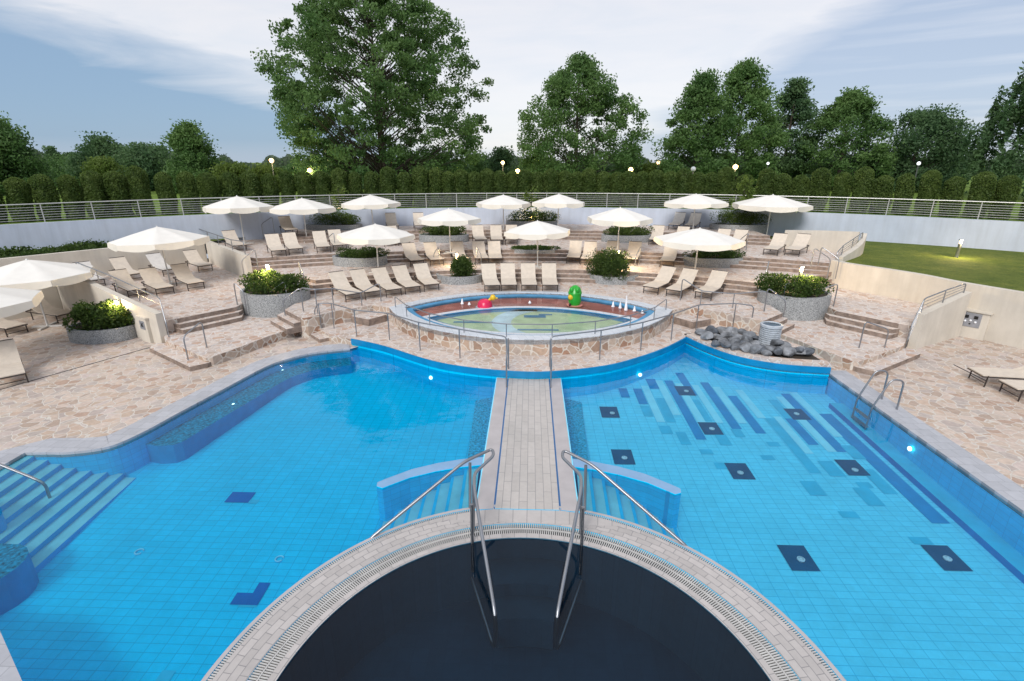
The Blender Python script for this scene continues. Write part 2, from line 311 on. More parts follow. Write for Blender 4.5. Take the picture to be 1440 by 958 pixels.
# ------------------------------------------------------------ mesh helpers
class MB:
    def __init__(s): s.v = []; s.f = []; s.m = []; s.uv = None; s.sm = False
    def add(s, vs, fs, mi=0):
        o = len(s.v); s.v += [tuple(p) for p in vs]; s.f += [tuple(i+o for i in f) for f in fs]; s.m += [mi]*len(fs); return s
    def box(s, c, d, rz=0, mi=0, tilt=0):
        x, y, z = d[0]/2, d[1]/2, d[2]/2; ca, sa = math.cos(rz), math.sin(rz); ct, st = math.cos(tilt), math.sin(tilt)
        vs = []
        for dz in (-z, z):
            for dx, dy in ((-x, -y), (x, -y), (x, y), (-x, y)):
                yy, zz = dy*ct-dz*st, dy*st+dz*ct
                vs.append((c[0]+dx*ca-yy*sa, c[1]+dx*sa+yy*ca, c[2]+zz))
        return s.add(vs, [(3, 2, 1, 0), (4, 5, 6, 7), (0, 1, 5, 4), (1, 2, 6, 5), (2, 3, 7, 6), (3, 0, 4, 7)], mi)
    def prism(s, poly, z0, z1, holes=(), mt=0, ms=1, bottom=False, zf=None):
        loops = [list(poly)]+[list(h) for h in holes]
        flat = [p for lp in loops for p in lp]
        tri = tessellate_polygon([[Vector((p[0], p[1], 0)) for p in lp] for lp in loops])
        top = [(p[0], p[1], zf(p) if zf else z1) for p in flat]
        def up(t):
            a, b, c = (flat[i] for i in t)
            return t if (b[0]-a[0])*(c[1]-a[1])-(b[1]-a[1])*(c[0]-a[0]) > 0 else (t[0], t[2], t[1])
        s.add(top, [up(tuple(t)) for t in tri], mt)
        if z0 is None: return s
        k = 0
        for li, lp in enumerate(loops):
            n = len(lp); area = sum(lp[i][0]*lp[(i+1) % n][1]-lp[(i+1) % n][0]*lp[i][1] for i in range(n))
            ccw = (area > 0) == (li == 0)
            for i in range(n):
                a, b = lp[i], lp[(i+1) % n]; za = zf(a) if zf else z1; zb = zf(b) if zf else z1
                q = [(a[0], a[1], z0), (b[0], b[1], z0), (b[0], b[1], zb), (a[0], a[1], za)]
                s.add(q, [(0, 1, 2, 3) if ccw else (3, 2, 1, 0)], ms)
        return s
    def tube(s, pts, r, n=8, closed=False, mi=0, r1=None):
        pts = [Vector(p) for p in pts]; k = len(pts); rings = []; up = None
        for i, p in enumerate(pts):
            a = pts[i-1] if (i or closed) else p; b = pts[(i+1) % k] if (i < k-1 or closed) else p
            t = (b-a).normalized()
            if up is None: up = Vector((0, 0, 1)) if abs(t.z) < .9 else Vector((1, 0, 0))
            x = t.cross(up)
            if x.length < 1e-4: x = t.orthogonal()
            x.normalize(); yv = x.cross(t).normalized(); up = yv
            rr = r if r1 is None else r+(r1-r)*i/(k-1)
            rings.append([p+x*(rr*math.cos(2*math.pi*j/n))+yv*(rr*math.sin(2*math.pi*j/n)) for j in range(n)])
        vs = [v for g in rings for v in g]; fs = []
        for i in range(k if closed else k-1):
            o, q = i*n, ((i+1) % k)*n
            for j in range(n): fs.append((o+j, o+(j+1) % n, q+(j+1) % n, q+j))
        if not closed: fs += [tuple(range(n)), tuple((k-1)*n+j for j in reversed(range(n)))]
        s.sm = True
        return s.add(vs, fs, mi)
    def lathe(s, prof, c=(0, 0, 0), n=24, mi=0, sx=1, sy=1):
        vs = []; fs = []; k = len(prof)
        for (r, z) in prof:
            for j in range(n):
                a = 2*math.pi*j/n; vs.append((c[0]+r*sx*math.cos(a), c[1]+r*sy*math.sin(a), c[2]+z))
        for i in range(k-1):
            for j in range(n): fs.append((i*n+j, i*n+(j+1) % n, (i+1)*n+(j+1) % n, (i+1)*n+j))
        if prof[-1][0] > 1e-3: fs.append(tuple((k-1)*n+j for j in range(n)))
        s.sm = True
        return s.add(vs, fs, mi)
    def ball(s, c, r, n=12, m=8, mi=0, sc=(1, 1, 1)):
        prof = [(r*math.sin(math.pi*i/m)*1.0+1e-5, -r*sc[2]*math.cos(math.pi*i/m)) for i in range(m+1)]
        return s.lathe(prof, c, n, mi, sc[0], sc[1])
    def build(s, name, mats, parent=None, uvf=None, smooth=None):
        me = bpy.data.meshes.new(name); me.from_pydata(s.v, [], s.f)
        if not isinstance(mats, (list, tuple)): mats = [mats]
        for m in mats: me.materials.append(m)
        if len(mats) > 1: me.polygons.foreach_set('material_index', [min(i, len(mats)-1) for i in s.m])
        if uvf:
            uv = me.uv_layers.new(name='UVMap')
            for lp in me.loops: uv.data[lp.index].uv = uvf(me.vertices[lp.vertex_index].co)
        if smooth if smooth is not None else s.sm:
            me.polygons.foreach_set('use_smooth', [True]*len(me.polygons))
            me.set_sharp_from_angle(angle=R(40))
        me.update()
        o = bpy.data.objects.new(name, me); col.objects.link(o)
        if parent: o.parent = parent
        return o
def tag(o, label=None, cat=None, group=None, kind=None):
    for k, v in (('label', label), ('category', cat), ('group', group), ('kind', kind)):
        if v: o[k] = v
    return o
def empty(name, loc=(0, 0, 0), rz=0, **k):
    o = bpy.data.objects.new(name, None); col.objects.link(o); o.location = loc; o.rotation_euler = (0, 0, rz); o.empty_display_size = .2
    return tag(o, **k)
def kids(o): return [c for c in col.objects if c.parent == o]
def copy_tree(o, parent=None, _k=None):
    c = o.copy(); col.objects.link(c)
    if parent: c.parent = parent
    for ch in _k[o] if _k else kids(o): copy_tree(ch, c)
    return c
def spline(pts, n=6, closed=False):
    P = [Vector(p) for p in pts]; out = []; k = len(P)
    for i in range(k if closed else k-1):
        p0 = P[(i-1) % k] if closed or i else P[0]; p1 = P[i]; p2 = P[(i+1) % k]; p3 = P[(i+2) % k] if closed or i+2 < k else P[-1]
        for j in range(n):
            t = j/n; out.append(tuple(.5*((2*p1)+(-p0+p2)*t+(2*p0-5*p1+4*p2-p3)*t*t+(-p0+3*p1-3*p2+p3)*t**3)))
    if not closed: out.append(tuple(P[-1]))
    return out
def arc(cx, cy, r, a0, a1, n):
    return [(cx+r*math.cos(R(a0+(a1-a0)*i/n)), cy+r*math.sin(R(a0+(a1-a0)*i/n))) for i in range(n+1)]
def roundc(pts, r=.12, n=4):
    P = [Vector(p) for p in pts]; out = [P[0]]
    for i in range(1, len(P)-1):
        a, b, c = P[i-1], P[i], P[i+1]; d1 = (a-b); d2 = (c-b); q = min(r, d1.length*.45, d2.length*.45)
        s_, e = b+d1.normalized()*q, b+d2.normalized()*q
        for j in range(n+1):
            t = j/n; out.append(s_*(1-t)**2+b*2*t*(1-t)+e*t*t)
    out.append(P[-1]); return out
def offset(pts, d, closed=False):
    out = []; k = len(pts)
    for i, p in enumerate(pts):
        a = pts[i-1] if (i or closed) else p; b = pts[(i+1) % k] if (i < k-1 or closed) else p
        t = Vector((b[0]-a[0], b[1]-a[1])).normalized(); out.append((p[0]-t.y*d, p[1]+t.x*d))
    return out
def strip(pts, d, z0, z1, name, mats, parent=None, zf=None, closed=False, uv=True):
    """band of width d to the left of a polyline, from z0 to z1 (real thickness)"""
    q = offset(pts, d, closed); mb = MB(); n = len(pts); s = [0]
    for i in range(1, n): s.append(s[-1]+math.dist(pts[i-1][:2], pts[i][:2]))
    zt = [zf[i] if zf else z1 for i in range(n)]
    vs = []
    for i in range(n): vs += [(*pts[i][:2], z0), (*pts[i][:2], zt[i]), (*q[i], zt[i]), (*q[i], z0)]
    fs = []; mi = []
    for i in range(n if closed else n-1):
        o, p = 4*i, 4*((i+1) % n)
        fs += [(o, p, p+1, o+1), (o+1, p+1, p+2, o+2), (o+2, p+2, p+3, o+3)]; mi += [1, 0, 1]
    if not closed: fs += [(0, 1, 2, 3), (4*n-1, 4*n-2, 4*n-3, 4*n-4)]; mi += [1, 1]
    mb.v = vs; mb.f = fs; mb.m = mi
    o = mb.build(name, mats, parent)
    if uv:
        me = o.data; u = me.uv_layers.new(name='UVMap')
        for lp in me.loops:
            i, k = divmod(lp.vertex_index, 4); u.data[lp.index].uv = (s[i], {0: -.2, 1: 0, 2: d, 3: d+.2}[k])
    return o

# ============================================================ GROUND AND SITE
WC, WR = (1.5, -3.0), 38.0                                  # back wall circle
def wpt(x, r=WR): return (x, WC[1]+math.sqrt(r*r-(x-WC[0])**2))
def warc(xa, xb, n=30, r=WR):
    a0 = math.acos((xa-WC[0])/r); a1 = math.acos((xb-WC[0])/r)
    return [(WC[0]+r*math.cos(a0+(a1-a0)*i/n), WC[1]+r*math.sin(a0+(a1-a0)*i/n)) for i in range(n+1)]
rim = arc(*WC, WR+.25, 0, 360, 120)[:-1]
big = [(-1500, -1500), (1500, -1500), (1500, 2500), (-1500, 2500)]
tag(MB().prism(big, None, 3.0, [rim]).build('ground', M['field']), kind='structure')

# pool basin outline (counter-clockwise seen from above), left coping curve from the photograph
LC = [at(*q) for q in ((35, 638), (65, 637.5), (100, 637), (154, 629), (201, 609), (247, 584), (309, 551), (371, 518), (400, 507), (440, 497), (492, 491))]
LC = spline(LC, 5)
basin = [(-11.4, 1.0), (9.0, 1.0), (9.0, 14.9), (8.0, 17.2), (-5.2, 17.2)] + LC[::-1] + [(-10.95, 8.8), (-11.4, 5.0)]
deckpoly = arc(*WC, WR+.1, 0, 360, 90)[:-1]
tag(MB().prism(deckpoly, None, 0, [basin]).build('deck', M['deck']), kind='structure')
# coping bands
strip([LC[-1-i] for i in range(len(LC))] + [(-10.95, 8.6), (-11.3, 6)], -.62, -.10, .022, 'coping', [M['coping'], M['coping']])['kind'] = 'structure'
strip([(9.0, 1.0), (9.0, 14.75)], -.62, -.10, .022, 'coping', [M['coping'], M['coping']])['kind'] = 'structure'
# basin walls and floor
mb = MB(); n = len(basin)
for i in range(n):
    a, b = basin[i], basin[(i+1) % n]
    mb.add([(*b, -.09), (*a, -.09), (*a, -1.6), (*b, -1.6)], [(0, 1, 2, 3)])
tag(mb.build('pool_wall', M['blue']), kind='structure')
leftp = [p for p in basin if p[0] < 0]
_ar = lambda a0, a1: [(3.9*math.cos(R(a)), 4.02+3.9*math.sin(R(a))) for a in np.linspace(a0, a1, 50)]
fl = [(-11.4, 1.0)] + _ar(230.7, 90) + [(0, 17.2), (-5.2, 17.2)] + LC[::-1] + [(-10.95, 8.8), (-11.4, 5.0)]
fr = [(9.0, 1.0), (9.0, 14.9), (8.0, 17.2), (0, 17.2)] + _ar(90, -50.7)
zf = lambda p: FZ(p[1])
tag(MB().prism(fl, None, 0, zf=zf).build('pool_floor', M['floorL']), kind='structure')
tag(MB().prism(fr, None, 0, zf=zf).build('pool_floor', M['floorR']), kind='structure')
WZ = -.035
tag(MB().prism(fl, None, WZ).build('pool_water', M['pool_water']), kind='structure')
tag(MB().prism(fr, None, WZ).build('pool_water', M['pool_water']), kind='structure')
# underwater seat along the left curve
seat = [at(*q) for q in ((201, 609), (247, 584), (309, 551), (371, 518), (400, 507), (440, 497), (492, 491))]
seat = spline(seat, 5)
tap = [min(.75, .35+.3*i) for i in range(len(seat))]
ofs = [(p[0]+(q[0]-p[0])*t/.75, p[1]+(q[1]-p[1])*t/.75) for p, q, t in zip(seat, offset(seat, -.75), tap)]
tag(MB().prism([(p[0]-.02, p[1]) for p in seat]+ofs[::-1], -1.3, -.30, mt=0, ms=1).build('pool_bench', [M['rough_blue'], M['benchside']]), kind='structure')

def tile(px, w_, h_, m, lift=.006, name='pool_floor_tile'):
    X, Y = px
    q = [(X-w_/2, Y-h_/2), (X+w_/2, Y-h_/2), (X+w_/2, Y+h_/2), (X-w_/2, Y+h_/2)]
    return MB().prism(q, None, 0, zf=lambda p: FZ(p[1])+lift).build(name, m)
# floor inlays (surface pattern of the pool floor)
def inlays(lst, m, name, lift=.006):
    mb = MB()
    for (x0, x1, y0, y1) in lst: mb.prism([(x0, y0), (x1, y0), (x1, y1), (x0, y1)], None, 0, zf=lambda p: FZ(p[1])+lift)
    return tag(mb.build(name, m), kind='structure')
def sq(px, py, w_=.5, h_=.62): X, Y = atf(px, py); return (X-w_/2, X+w_/2, Y-h_/2, Y+h_/2)
jets = [(857, 580), (876, 643), (1040, 663), (999, 603), (1122, 785), (1330, 785), (1198, 658), (963, 550), (1121, 583)]
inlays([sq(*q) for q in jets], M['navy'], 'pool_floor_inlay', .012)
S = lambda *a: (min(a[0][0], a[1][0])-a[2]/2, min(a[0][0], a[1][0])+a[2]/2, min(a[0][1], a[1][1]), max(a[0][1], a[1][1]))
def st_(x, ya, yb, w_=.26): return (x-w_/2, x+w_/2, ya, yb)
inlays([st_(4.45, 11.75, 15.2), st_(5.55, 12.3, 15.1), st_(6.1, 12.1, 14.2), st_(7.2, 11.6, 13.6), st_(7.75, 11.3, 14.4), st_(3.35, 13.6, 14.6), st_(3.9, 14.6, 15.3, .3), st_(8.3, 8.8, 13.2, .36), st_(2.9, 14.0, 14.6), st_(4.95, 14.2, 15.8)], M['darkblue'], 'pool_floor_stripe', .007)
inlays([st_(6.65, 10.4, 12.9), st_(3.9, 12.6, 14.0), st_(3.65, 12.0, 12.4, .3), st_(4.0, 11.5, 12.1), st_(4.4, 11.1, 11.3, .3), st_(4.6, 10.5, 10.75, .36), st_(5.0, 11.5, 12.5, .3), st_(6.3, 9.6, 10.1, .36), st_(7.1, 10.3, 10.9, .36), st_(7.35, 9.3, 9.9, .36), st_(6.6, 8.9, 9.1, .36), st_(5.5, 11.9, 12.3), st_(7.55, 8.2, 8.4, .36),
        st_(7.9, 9.7, 10.6, .3), st_(5.8, 10.9, 11.1, .3), st_(6.2, 11.5, 11.7, .3), st_(7.2, 12.9, 14.0), st_(8.0, 11.0, 11.6, .3), st_(3.35, 12.9, 13.5), st_(4.9, 12.7, 13.9), st_(7.5, 9.9, 10.1, .3)], M['teal'], 'pool_floor_stripe', .008)
inlays([st_(4.72, 12.0, 15.0, .22), st_(5.2, 12.6, 14.9, .2), st_(5.82, 12.6, 14.8, .22), st_(6.45, 12.9, 14.6, .22), st_(7.5, 11.3, 14.2, .22), st_(8.03, 12.0, 14.5, .22), st_(4.15, 13.0, 15.2, .22), st_(3.62, 12.6, 14.8, .22), st_(6.9, 11.2, 13.0, .2)], M['pale'], 'pool_floor_stripe', .009)
_x, _y = atf(349, 843)
inlays([sq(338, 700, .52, .34), (_x-.25, _x+.22, _y-.12, _y+.12), (_x+.02, _x+.22, _y+.12, _y+.34)], M['cobalt'], 'pool_floor_inlay', .012)
inlays([sq(357, 706, .2, .12), sq(350, 850, .3, .12), sq(232, 953, .2, .2)], M['teal'], 'pool_floor_inlay', .010)
# water inlets: small steel discs on the tiles
jl = [atf(*q) for q in [(861, 582), (878, 645), (1041, 666), (1001, 604), (1126, 788), (1332, 787), (1202, 662), (965, 551), (1120, 583)]]
for i, (x, y) in enumerate(jl):
    o = MB().lathe([(.07, 0), (.07, .02), (.045, .03), (.04, .010), (.02, .028)], (0, 0, 0), 16).build('floor_inlet', M['inletsteel'])
    o.location = (x, y, FZ(y)+.014)
    tag(o, 'round floor inlet on navy square, %s' % ['second row beside the bridge', 'beside the short stair wall right of the bridge', 'in the middle of the right pool floor', 'among the stripes below the fountain corner', 'nearest the dark round pool', 'nearest the lower right corner of the photo', 'right of the middle, left of the dark side stripe', 'deepest in the far corner of the right pool', 'farthest right, below the long blue wall end'][i], 'inlet', 'round floor inlets in the right pool')
for i, q in enumerate([(196, 777), (393, 787)]):
    x, y = atf(*q); o = MB().tube(arc(0, 0, .07, 20, 340, 12) and [(p[0], p[1], 0) for p in arc(0, 0, .07, 20, 330, 12)], .012, 6).build('floor_ring', M['pale'])
    o.location = (x, y, FZ(y)+.02); tag(o, 'small pale ring fitting on the left pool floor, %s one' % ('left' if i == 0 else 'right'), 'fitting')

# right pool side ledge (underwater step along the wall)
tag(MB().prism([(8.62, 2), (9.0, 2), (9.0, 13.6), (8.62, 13.6)], -1.2, 0, zf=lambda p: FZ(p[1])+.14, mt=0, ms=1).build('pool_ledge', [M['teal'], M['darkblue']]), kind='structure')
# rough strips beside the bridge
for s in (-1, 1):
    tag(MB().prism([(s*.96, 9.9), (s*1.40, 9.9), (s*1.55, 13.6), (s*.96, 13.9)][::s], -1.3, -.62, mt=0, ms=0).build('pool_ledge', [M['pebble']]), kind='structure')
# left corner stairs into the pool
mb = MB()
for k in range(8):
    x1 = -10.9+.27*(k+1)
    mb.prism([(-11.4, 6.1), (x1-.27*0+.10, 6.1), (x1-.18, 9.7), (-11.4, 9.7)], -1.3, -.06-.105*k, mt=0, ms=1)
tag(mb.build('pool_stairs', [M['stepblue'], M['stepwall']]), 'wide blue corner stairs descending into the left pool', 'stairs')
# round ended wall with pale cap at the left, and the rough rounded bench below it
wl = [(-12, 7.75), (-10.3, 7.55)]
mb = MB().prism([(-12, 7.2), (-9.95, 7.2)]+arc(-9.95, 7.45, .25, -90, 90, 8)+[(-12, 7.7)], -1.3, .10, mt=0, ms=0)
o = mb.build('pool_stair_wall', [M['stepwall']]); tag(o, 'blue round ended wall beside the left corner stairs, at the left picture edge', 'wall')
MB().prism([(-12, 7.26), (-9.95, 7.26)]+arc(-9.95, 7.45, .19, -90, 90, 8)+[(-12, 7.64)], .10, .125, mt=0, ms=0).build('cap', M['coping'], o)
tag(MB().prism([(-12, 5.2), (-9.0, 5.9)]+arc(-8.95, 6.45, .55, -80, 80, 8)+[(-12, 7.1)], -1.3, -.32, mt=0, ms=1).build('pool_bench', [M['rough_blue'], M['benchside']]), kind='structure')
# pale deck edge at the lower left
tag(MB().prism([(-7.15, 5.04), (-6.05, 4.27), (-5.0, 3.4), (-5, .5), (-12, .5), (-12, 5.8)][::-1], -1.4, .03, mt=0, ms=1).build('deck_edge', [M['coping'], M['blue']]), kind='structure')

# ------------------------------------------------------------ round dark pool, ring and bridge
RC = (0, 4.02); RI, RO = 3.08, 3.95
ruv = lambda v: (math.atan2(v.x-RC[0], v.y-RC[1])*3.6, math.hypot(v.x-RC[0], v.y-RC[1]))
ringo = arc(*RC, RO, 0, 360, 120)[:-1]
def annulus(r0, r1, z0, z1, name, mats, n=144):
    return MB().prism(arc(*RC, r1, 0, 360, n)[:-1], z0, z1, [arc(*RC, r0, 0, 360, n)[:-1]]).build(name, mats, uvf=ruv)
tag(annulus(3.44, 3.86, -1.5, 0, 'ring_deck', [M['ring'], M['blue']]), kind='structure')
tag(annulus(RI, 3.19, -1.3, .0, 'pool_edge', [M['ring'], M['blackpool']]), kind='structure')
tag(annulus(3.93, 3.99, -1.5, .0, 'ring_edge', [M['band'], M['blue']]), kind='structure')
tag(annulus(3.18, 3.45, -.3, -.07, 'drain_channel', [M['slot'], M['slot']]), kind='structure')
tag(annulus(3.85, 3.94, -.3, -.07, 'drain_channel', [M['slot'], M['slot']]), kind='structure')
def grate(r0, r1, step, wd):
    mb = MB(); n = int(2*math.pi*(r0+r1)/2/step)
    for i in range(n):
        a = 2*math.pi*i/n
        if math.sin(a) < -.35: continue
        rm = (r0+r1)/2
        mb.box((RC[0]+rm*math.cos(a), RC[1]+rm*math.sin(a), -.012), (r1-r0, wd, .014), a)
    return mb
g = empty('drain_grate', (*RC, 0), label='curved slotted drain grate round the dark circular pool, wide inner one', cat='grate')
mb = grate(3.195, 3.30, .034, .017); mb.v = [(x-RC[0], y-RC[1], z) for x, y, z in mb.v]; tag(mb.build('grate_bars', M['gratebar'], g))
mb = grate(3.33, 3.435, .034, .017); mb.v = [(x-RC[0], y-RC[1], z) for x, y, z in mb.v]; tag(mb.build('grate_bars', M['gratebar'], g))
mb = MB().prism(arc(0, 0, 3.325, 0, 360, 120)[:-1], -.02, -.003, [arc(0, 0, 3.305, 0, 360, 120)[:-1]]); mb.build('grate_frame', M['gratebar'], g)
g = empty('drain_grate', (*RC, 0), label='narrow slotted drain grate along the outer edge of the ring walkway', cat='grate')
mb = grate(3.865, 3.925, .034, .016); mb.v = [(x-RC[0], y-RC[1], z) for x, y, z in mb.v]; tag(mb.build('grate_bars', M['gratebar'], g))
tag(MB().prism(arc(*RC, RI+.02, 0, 360, 90)[:-1], None, -1.25).build('pool_floor', M['blackfloor']), kind='structure')
for r0, r1, z in ((2.50, 3.1, -.42), (2.05, 2.51, -.66)):
    pts = arc(*RC, r1, 78, 102, 20)+arc(*RC, r0, 102, 78, 20)
    tag(MB().prism(pts, -1.24, z, mt=0, ms=1).build('pool_step', [M['darkledge'], M['blackpool']]), kind='structure')
tag(MB().prism(arc(*RC, RI, 0, 360, 90)[:-1], None, -.02).build('dark_water', M['dark_water']), kind='structure')
# bridge
def rad_y(x, r): return RC[1]+math.sqrt(r*r-x*x)
tag(MB().prism([(-.585, rad_y(.585, 3.86)), (.585, rad_y(.585, 3.86)), (.585, 14.0), (-.585, 14.0)], -1.3, .012, mt=0, ms=1).build('bridge', [M['bridge'], M['blue']]), kind='structure')
for s in (-1, 1):
    ys = rad_y(.62, 3.86)-.02
    tag(MB().prism([(s*.62, 7.84), (s*.93, 7.80), (s*.93, 14.0), (s*.62, 14.0)][::s], -1.3, .004, mt=0, ms=1).build('bridge_band', [M['band'], M['blue']]), kind='structure')
    tag(MB().prism([(s*.586, 7.84), (s*.619, 7.84), (s*.619, 14.0), (s*.586, 14.0)][::s], -.2, -.006, mt=0, ms=1).build('bridge_joint', [M['bluerail'], M['blue']]), kind='structure')
    tag(MB().prism([(s*.931, 7.80), (s*.955, 7.79), (s*.955, 14.0), (s*.931, 14.0)][::s], -1.3, -.004, mt=0, ms=1).build('bridge_edge', [M['pale'], M['blue']]), kind='structure')
    # side stairs from the ring into the pool
    mb = MB()
    for k in range(7):
        x0 = .957+.02 if k == 0 else 1.0+.27*k; x1 = 1.0+.27*(k+1)
        yb = lambda x: RC[1]+math.sqrt(max(3.995**2-x*x, 1)); yt = lambda x: 9.32-.30*(x-.95)-.06*(x-.95)**2
        q = [(x0, yb(x0)), (x1, yb(x1)), (x1+.05, yt(x1)), (x0+.05, yt(x0))]
        mb.prism([(s*a, b) for a, b in q][::s], -1.4, -.09-.12*k, mt=0, ms=1)
        q = [(x1-.06, yb(x1-.06)+.01), (x1, yb(x1)), (x1+.05, yt(x1)), (x1-.01, yt(x1)+.01)]
        mb.prism([(s*a, b) for a, b in q][::s], None, -.086-.12*k, mt=1)
    tag(mb.build('pool_stairs', [M['stepblue'], M['stepwall']]), 'pale blue stairs going down into the water, %s of the bridge' % ('left' if s < 0 else 'right'), 'stairs', 'stairs beside the bridge')
    wall = [(.957, 9.60), (1.4, 9.50), (1.9, 9.33), (2.4, 9.08), (2.85, 8.72)]
    wi = [(p[0]-.02, p[1]-.30) for p in wall]
    end = [(2.98, 8.60), (2.96, 8.47), (2.84, 8.42)]
    q = wall+end+wi[::-1][0:]
    o = MB().prism([(s*a, b) for a, b in q][::-s], -1.4, -.012, mt=0, ms=1).build('pool_stair_wall', [M['capblue'], M['blue']])
    tag(o, 'curved blue wall with pale top at water level beside the %s bridge stairs' % ('left' if s < 0 else 'right'), 'wall', 'curved stair walls in the water')

# ============================================================ PLAZA, PLATFORMS AND TERRACES
PZ = .24
front = spline([(-6.12, 16.53), (-4.82, 15.85), (-3.16, 14.68), (-1.99, 14.14), (-.6, 13.84), (.61, 13.84), (2.27, 14.35), (3.49, 15.16), (4.55, 16.1), (5.48, 17.15)], 6)
rockedge = spline([(5.48, 17.15), (5.9, 16.2), (6.57, 15.25), (7.62, 14.65), (8.95, 14.43)], 6)
plaza = front+rockedge[1:]+[(9.12, 14.9), (9.1, 16.2), (8.6, 17.3), (8.0, 19), (-8, 19), (-8.18, 18.05), (-7.1, 17.0), (-6.9, 16.75)]
tag(MB().prism(plaza, -1.5, PZ, mt=0, ms=1).build('plaza', [M['terrace'], M['blue']]), kind='structure')
lip = offset(front, -.05)
strip([(p[0], p[1]) for p in front], -.05, .06, PZ+.012, 'plaza_lip', [M['bluelip'], M['bluelip']])['kind'] = 'structure'
strip([(p[0], p[1]) for p in rockedge], -.05, .06, PZ+.012, 'plaza_lip', [M['bluelip'], M['bluelip']])['kind'] = 'structure'
strip([(-6.14, 16.54), (-6.9, 16.75), (-7.1, 17.0), (-8.18, 18.05)], .025, -.05, PZ+.004, 'plaza_edge', [M['terrace'], M['wallstone']])['kind'] = 'structure'
strip(rockedge, .32, .0, PZ+.10, 'rock_bed_edge', [M['terrace'], M['terrace']])['kind'] = 'structure'
# two steps from the coping up to the plaza, left
tag(MB().prism([(-7.35, 16.75), (-7.05, 17.0), (-8.1, 18.1), (-8.4, 17.85)], -.05, .12, mt=0, ms=1).build('plaza_step', [M['terrace'], M['riser']]), kind='structure')
# platforms P (z .3)
PLz = .30
PL = [(-12.3, 15.95), (-9.95, 14.4)]+spline([(-9.8, 14.5), (-9.35, 15.6), (-8.95, 16.7), (-8.45, 17.5)], 5)+[(-8.2, 18.2), (-10, 20), (-12, 19.5), (-12.9, 16.7)]
PRr = [(-x, y+.35) for x, y in PL][::-1]
for s, poly in ((-1, PL), (1, PRr)):
    tag(MB().prism(poly, -.1, PLz, mt=0, ms=1).build('platform', [M['terrace'], M['wallstone']]), kind='structure')
    dy = 0 if s < 0 else .35
    q = [(-12.75, 16.1), (-12.65, 15.62), (-10.25, 14.02), (-9.9, 14.35), (-9.8, 14.6), (-12.2, 16.1)]
    if s > 0: q = [(-x, y+dy) for x, y in q][::-1]
    tag(MB().prism(q, -.05, .15, mt=0, ms=1).build('deck_step', [M['terrace'], M['riser']]), kind='structure')
# level A (.75)
AZ = .75
def eye(hw, yf, yb, ym=18.5, n=18, cx=0):
    # lens shape: two circular arcs between (-hw, ym) and (hw, ym)
    out = []
    s1 = ym-yf; r1 = (hw*hw+s1*s1)/(2*s1); a1 = math.asin(min(1, hw/r1))
    for i in range(n): a = -a1+2*a1*i/n; out.append((cx+r1*math.sin(a), yf+r1-r1*math.cos(a)))
    s2 = yb-ym; r2 = (hw*hw+s2*s2)/(2*s2); a2 = math.asin(min(1, hw/r2))
    for i in range(n): a = a2-2*a2*i/n; out.append((cx+r2*math.sin(a), yb-r2+r2*math.cos(a)))
    return out
kidrim_o = eye(5.35, 15.12, 21.5, 18.7); kidrim_i = eye(4.75, 15.52, 21.2, 18.7)
A = [(-20.4, 21.2), (-12.75, 16.72), (-12.5, 17.0), (-11.25, 18.6), (-11.3, 20.1), (-9.2, 20.1), (-9.2, 18.3), (-8.15, 17.25)] + \
    spline([(-7.95, 17.3), (-7.55, 17.75), (-7.15, 18.25), (-6.72, 18.55), (-6.45, 18.75)], 4) + [(-6.1, 19.1), (-5.35, 18.7)] + kidrim_o[1:18] + \
    [(5.35, 18.7), (6.1, 19.2), (6.45, 18.95)] + spline([(6.7, 18.8), (7.2, 18.45), (7.65, 17.95), (8.0, 17.55)], 4) + \
    [(8.2, 17.5), (9.3, 18.5), (9.35, 20.4), (11.5, 20.4), (11.45, 18.85), (12.7, 17.3), (12.95, 17.1), (15.6, 18.6), (15.1, 20.6), (13.6, 22.6)] + \
    [(14.3, 24.2), (16.5, 26.5)] + warc(19, -19, 24, 37.7) + [(-18, 28), (-21.7, 23.0)]
tag(MB().prism(A, -.02, AZ, [kidrim_i], mt=0, ms=1).build('terrace', [M['terrace'], M['wallstone']]), kind='structure')
# step helper: riser slabs along a line, each set back
def steps(poly_f, name='terrace_step'):
    for z0, z1, poly in poly_f:
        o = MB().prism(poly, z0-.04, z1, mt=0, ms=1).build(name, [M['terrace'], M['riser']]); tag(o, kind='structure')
# L1 steps and mirrored R1 steps: 2 slabs on the platform below A's edge
for s in (-1, 1):
    for (k, z) in ((1, .45), (0, .60)):
        o_ = .30*(k+1); nx, ny = .66*o_, -.62*o_
        q = [(-12.6, 16.9), (-12.5+nx, 17.0+ny), (-11.25+nx*.9, 18.6+ny*.9), (-11.1, 18.8)]
        if s > 0: q = [(-x+.1, y+.3) for x, y in q][::-1]
        steps([(.28, z, q)])
    for (k, z) in ((1, .45), (0, .60)):          # steps from the platform up to the concourse
        o_ = .30*(k+1); nx, ny = -.62*o_, -.66*o_
        q = [(-9.35, 18.5), (-9.25+nx, 18.3+ny), (-8.15+nx, 17.25+ny), (-8.05, 17.4)]
        if s > 0: q = [(-x, y+.2) for x, y in q][::-1]
        steps([(.28, z, q)])
for sgn, dx, dy, p, q in ((-1, 0, 0, (-12.5, 17.0), (-11.25, 18.6)), (-1, 0, 0, (-9.2, 18.3), (-8.15, 17.25)), (1, 0, 0, (11.45, 18.85), (12.7, 17.3)), (1, 0, 0, (8.2, 17.5), (9.3, 18.5))):
    strip([p, q], -.022, .56, AZ+.004, 'step_riser', [M['terrace'], M['riser']])['kind'] = 'structure'
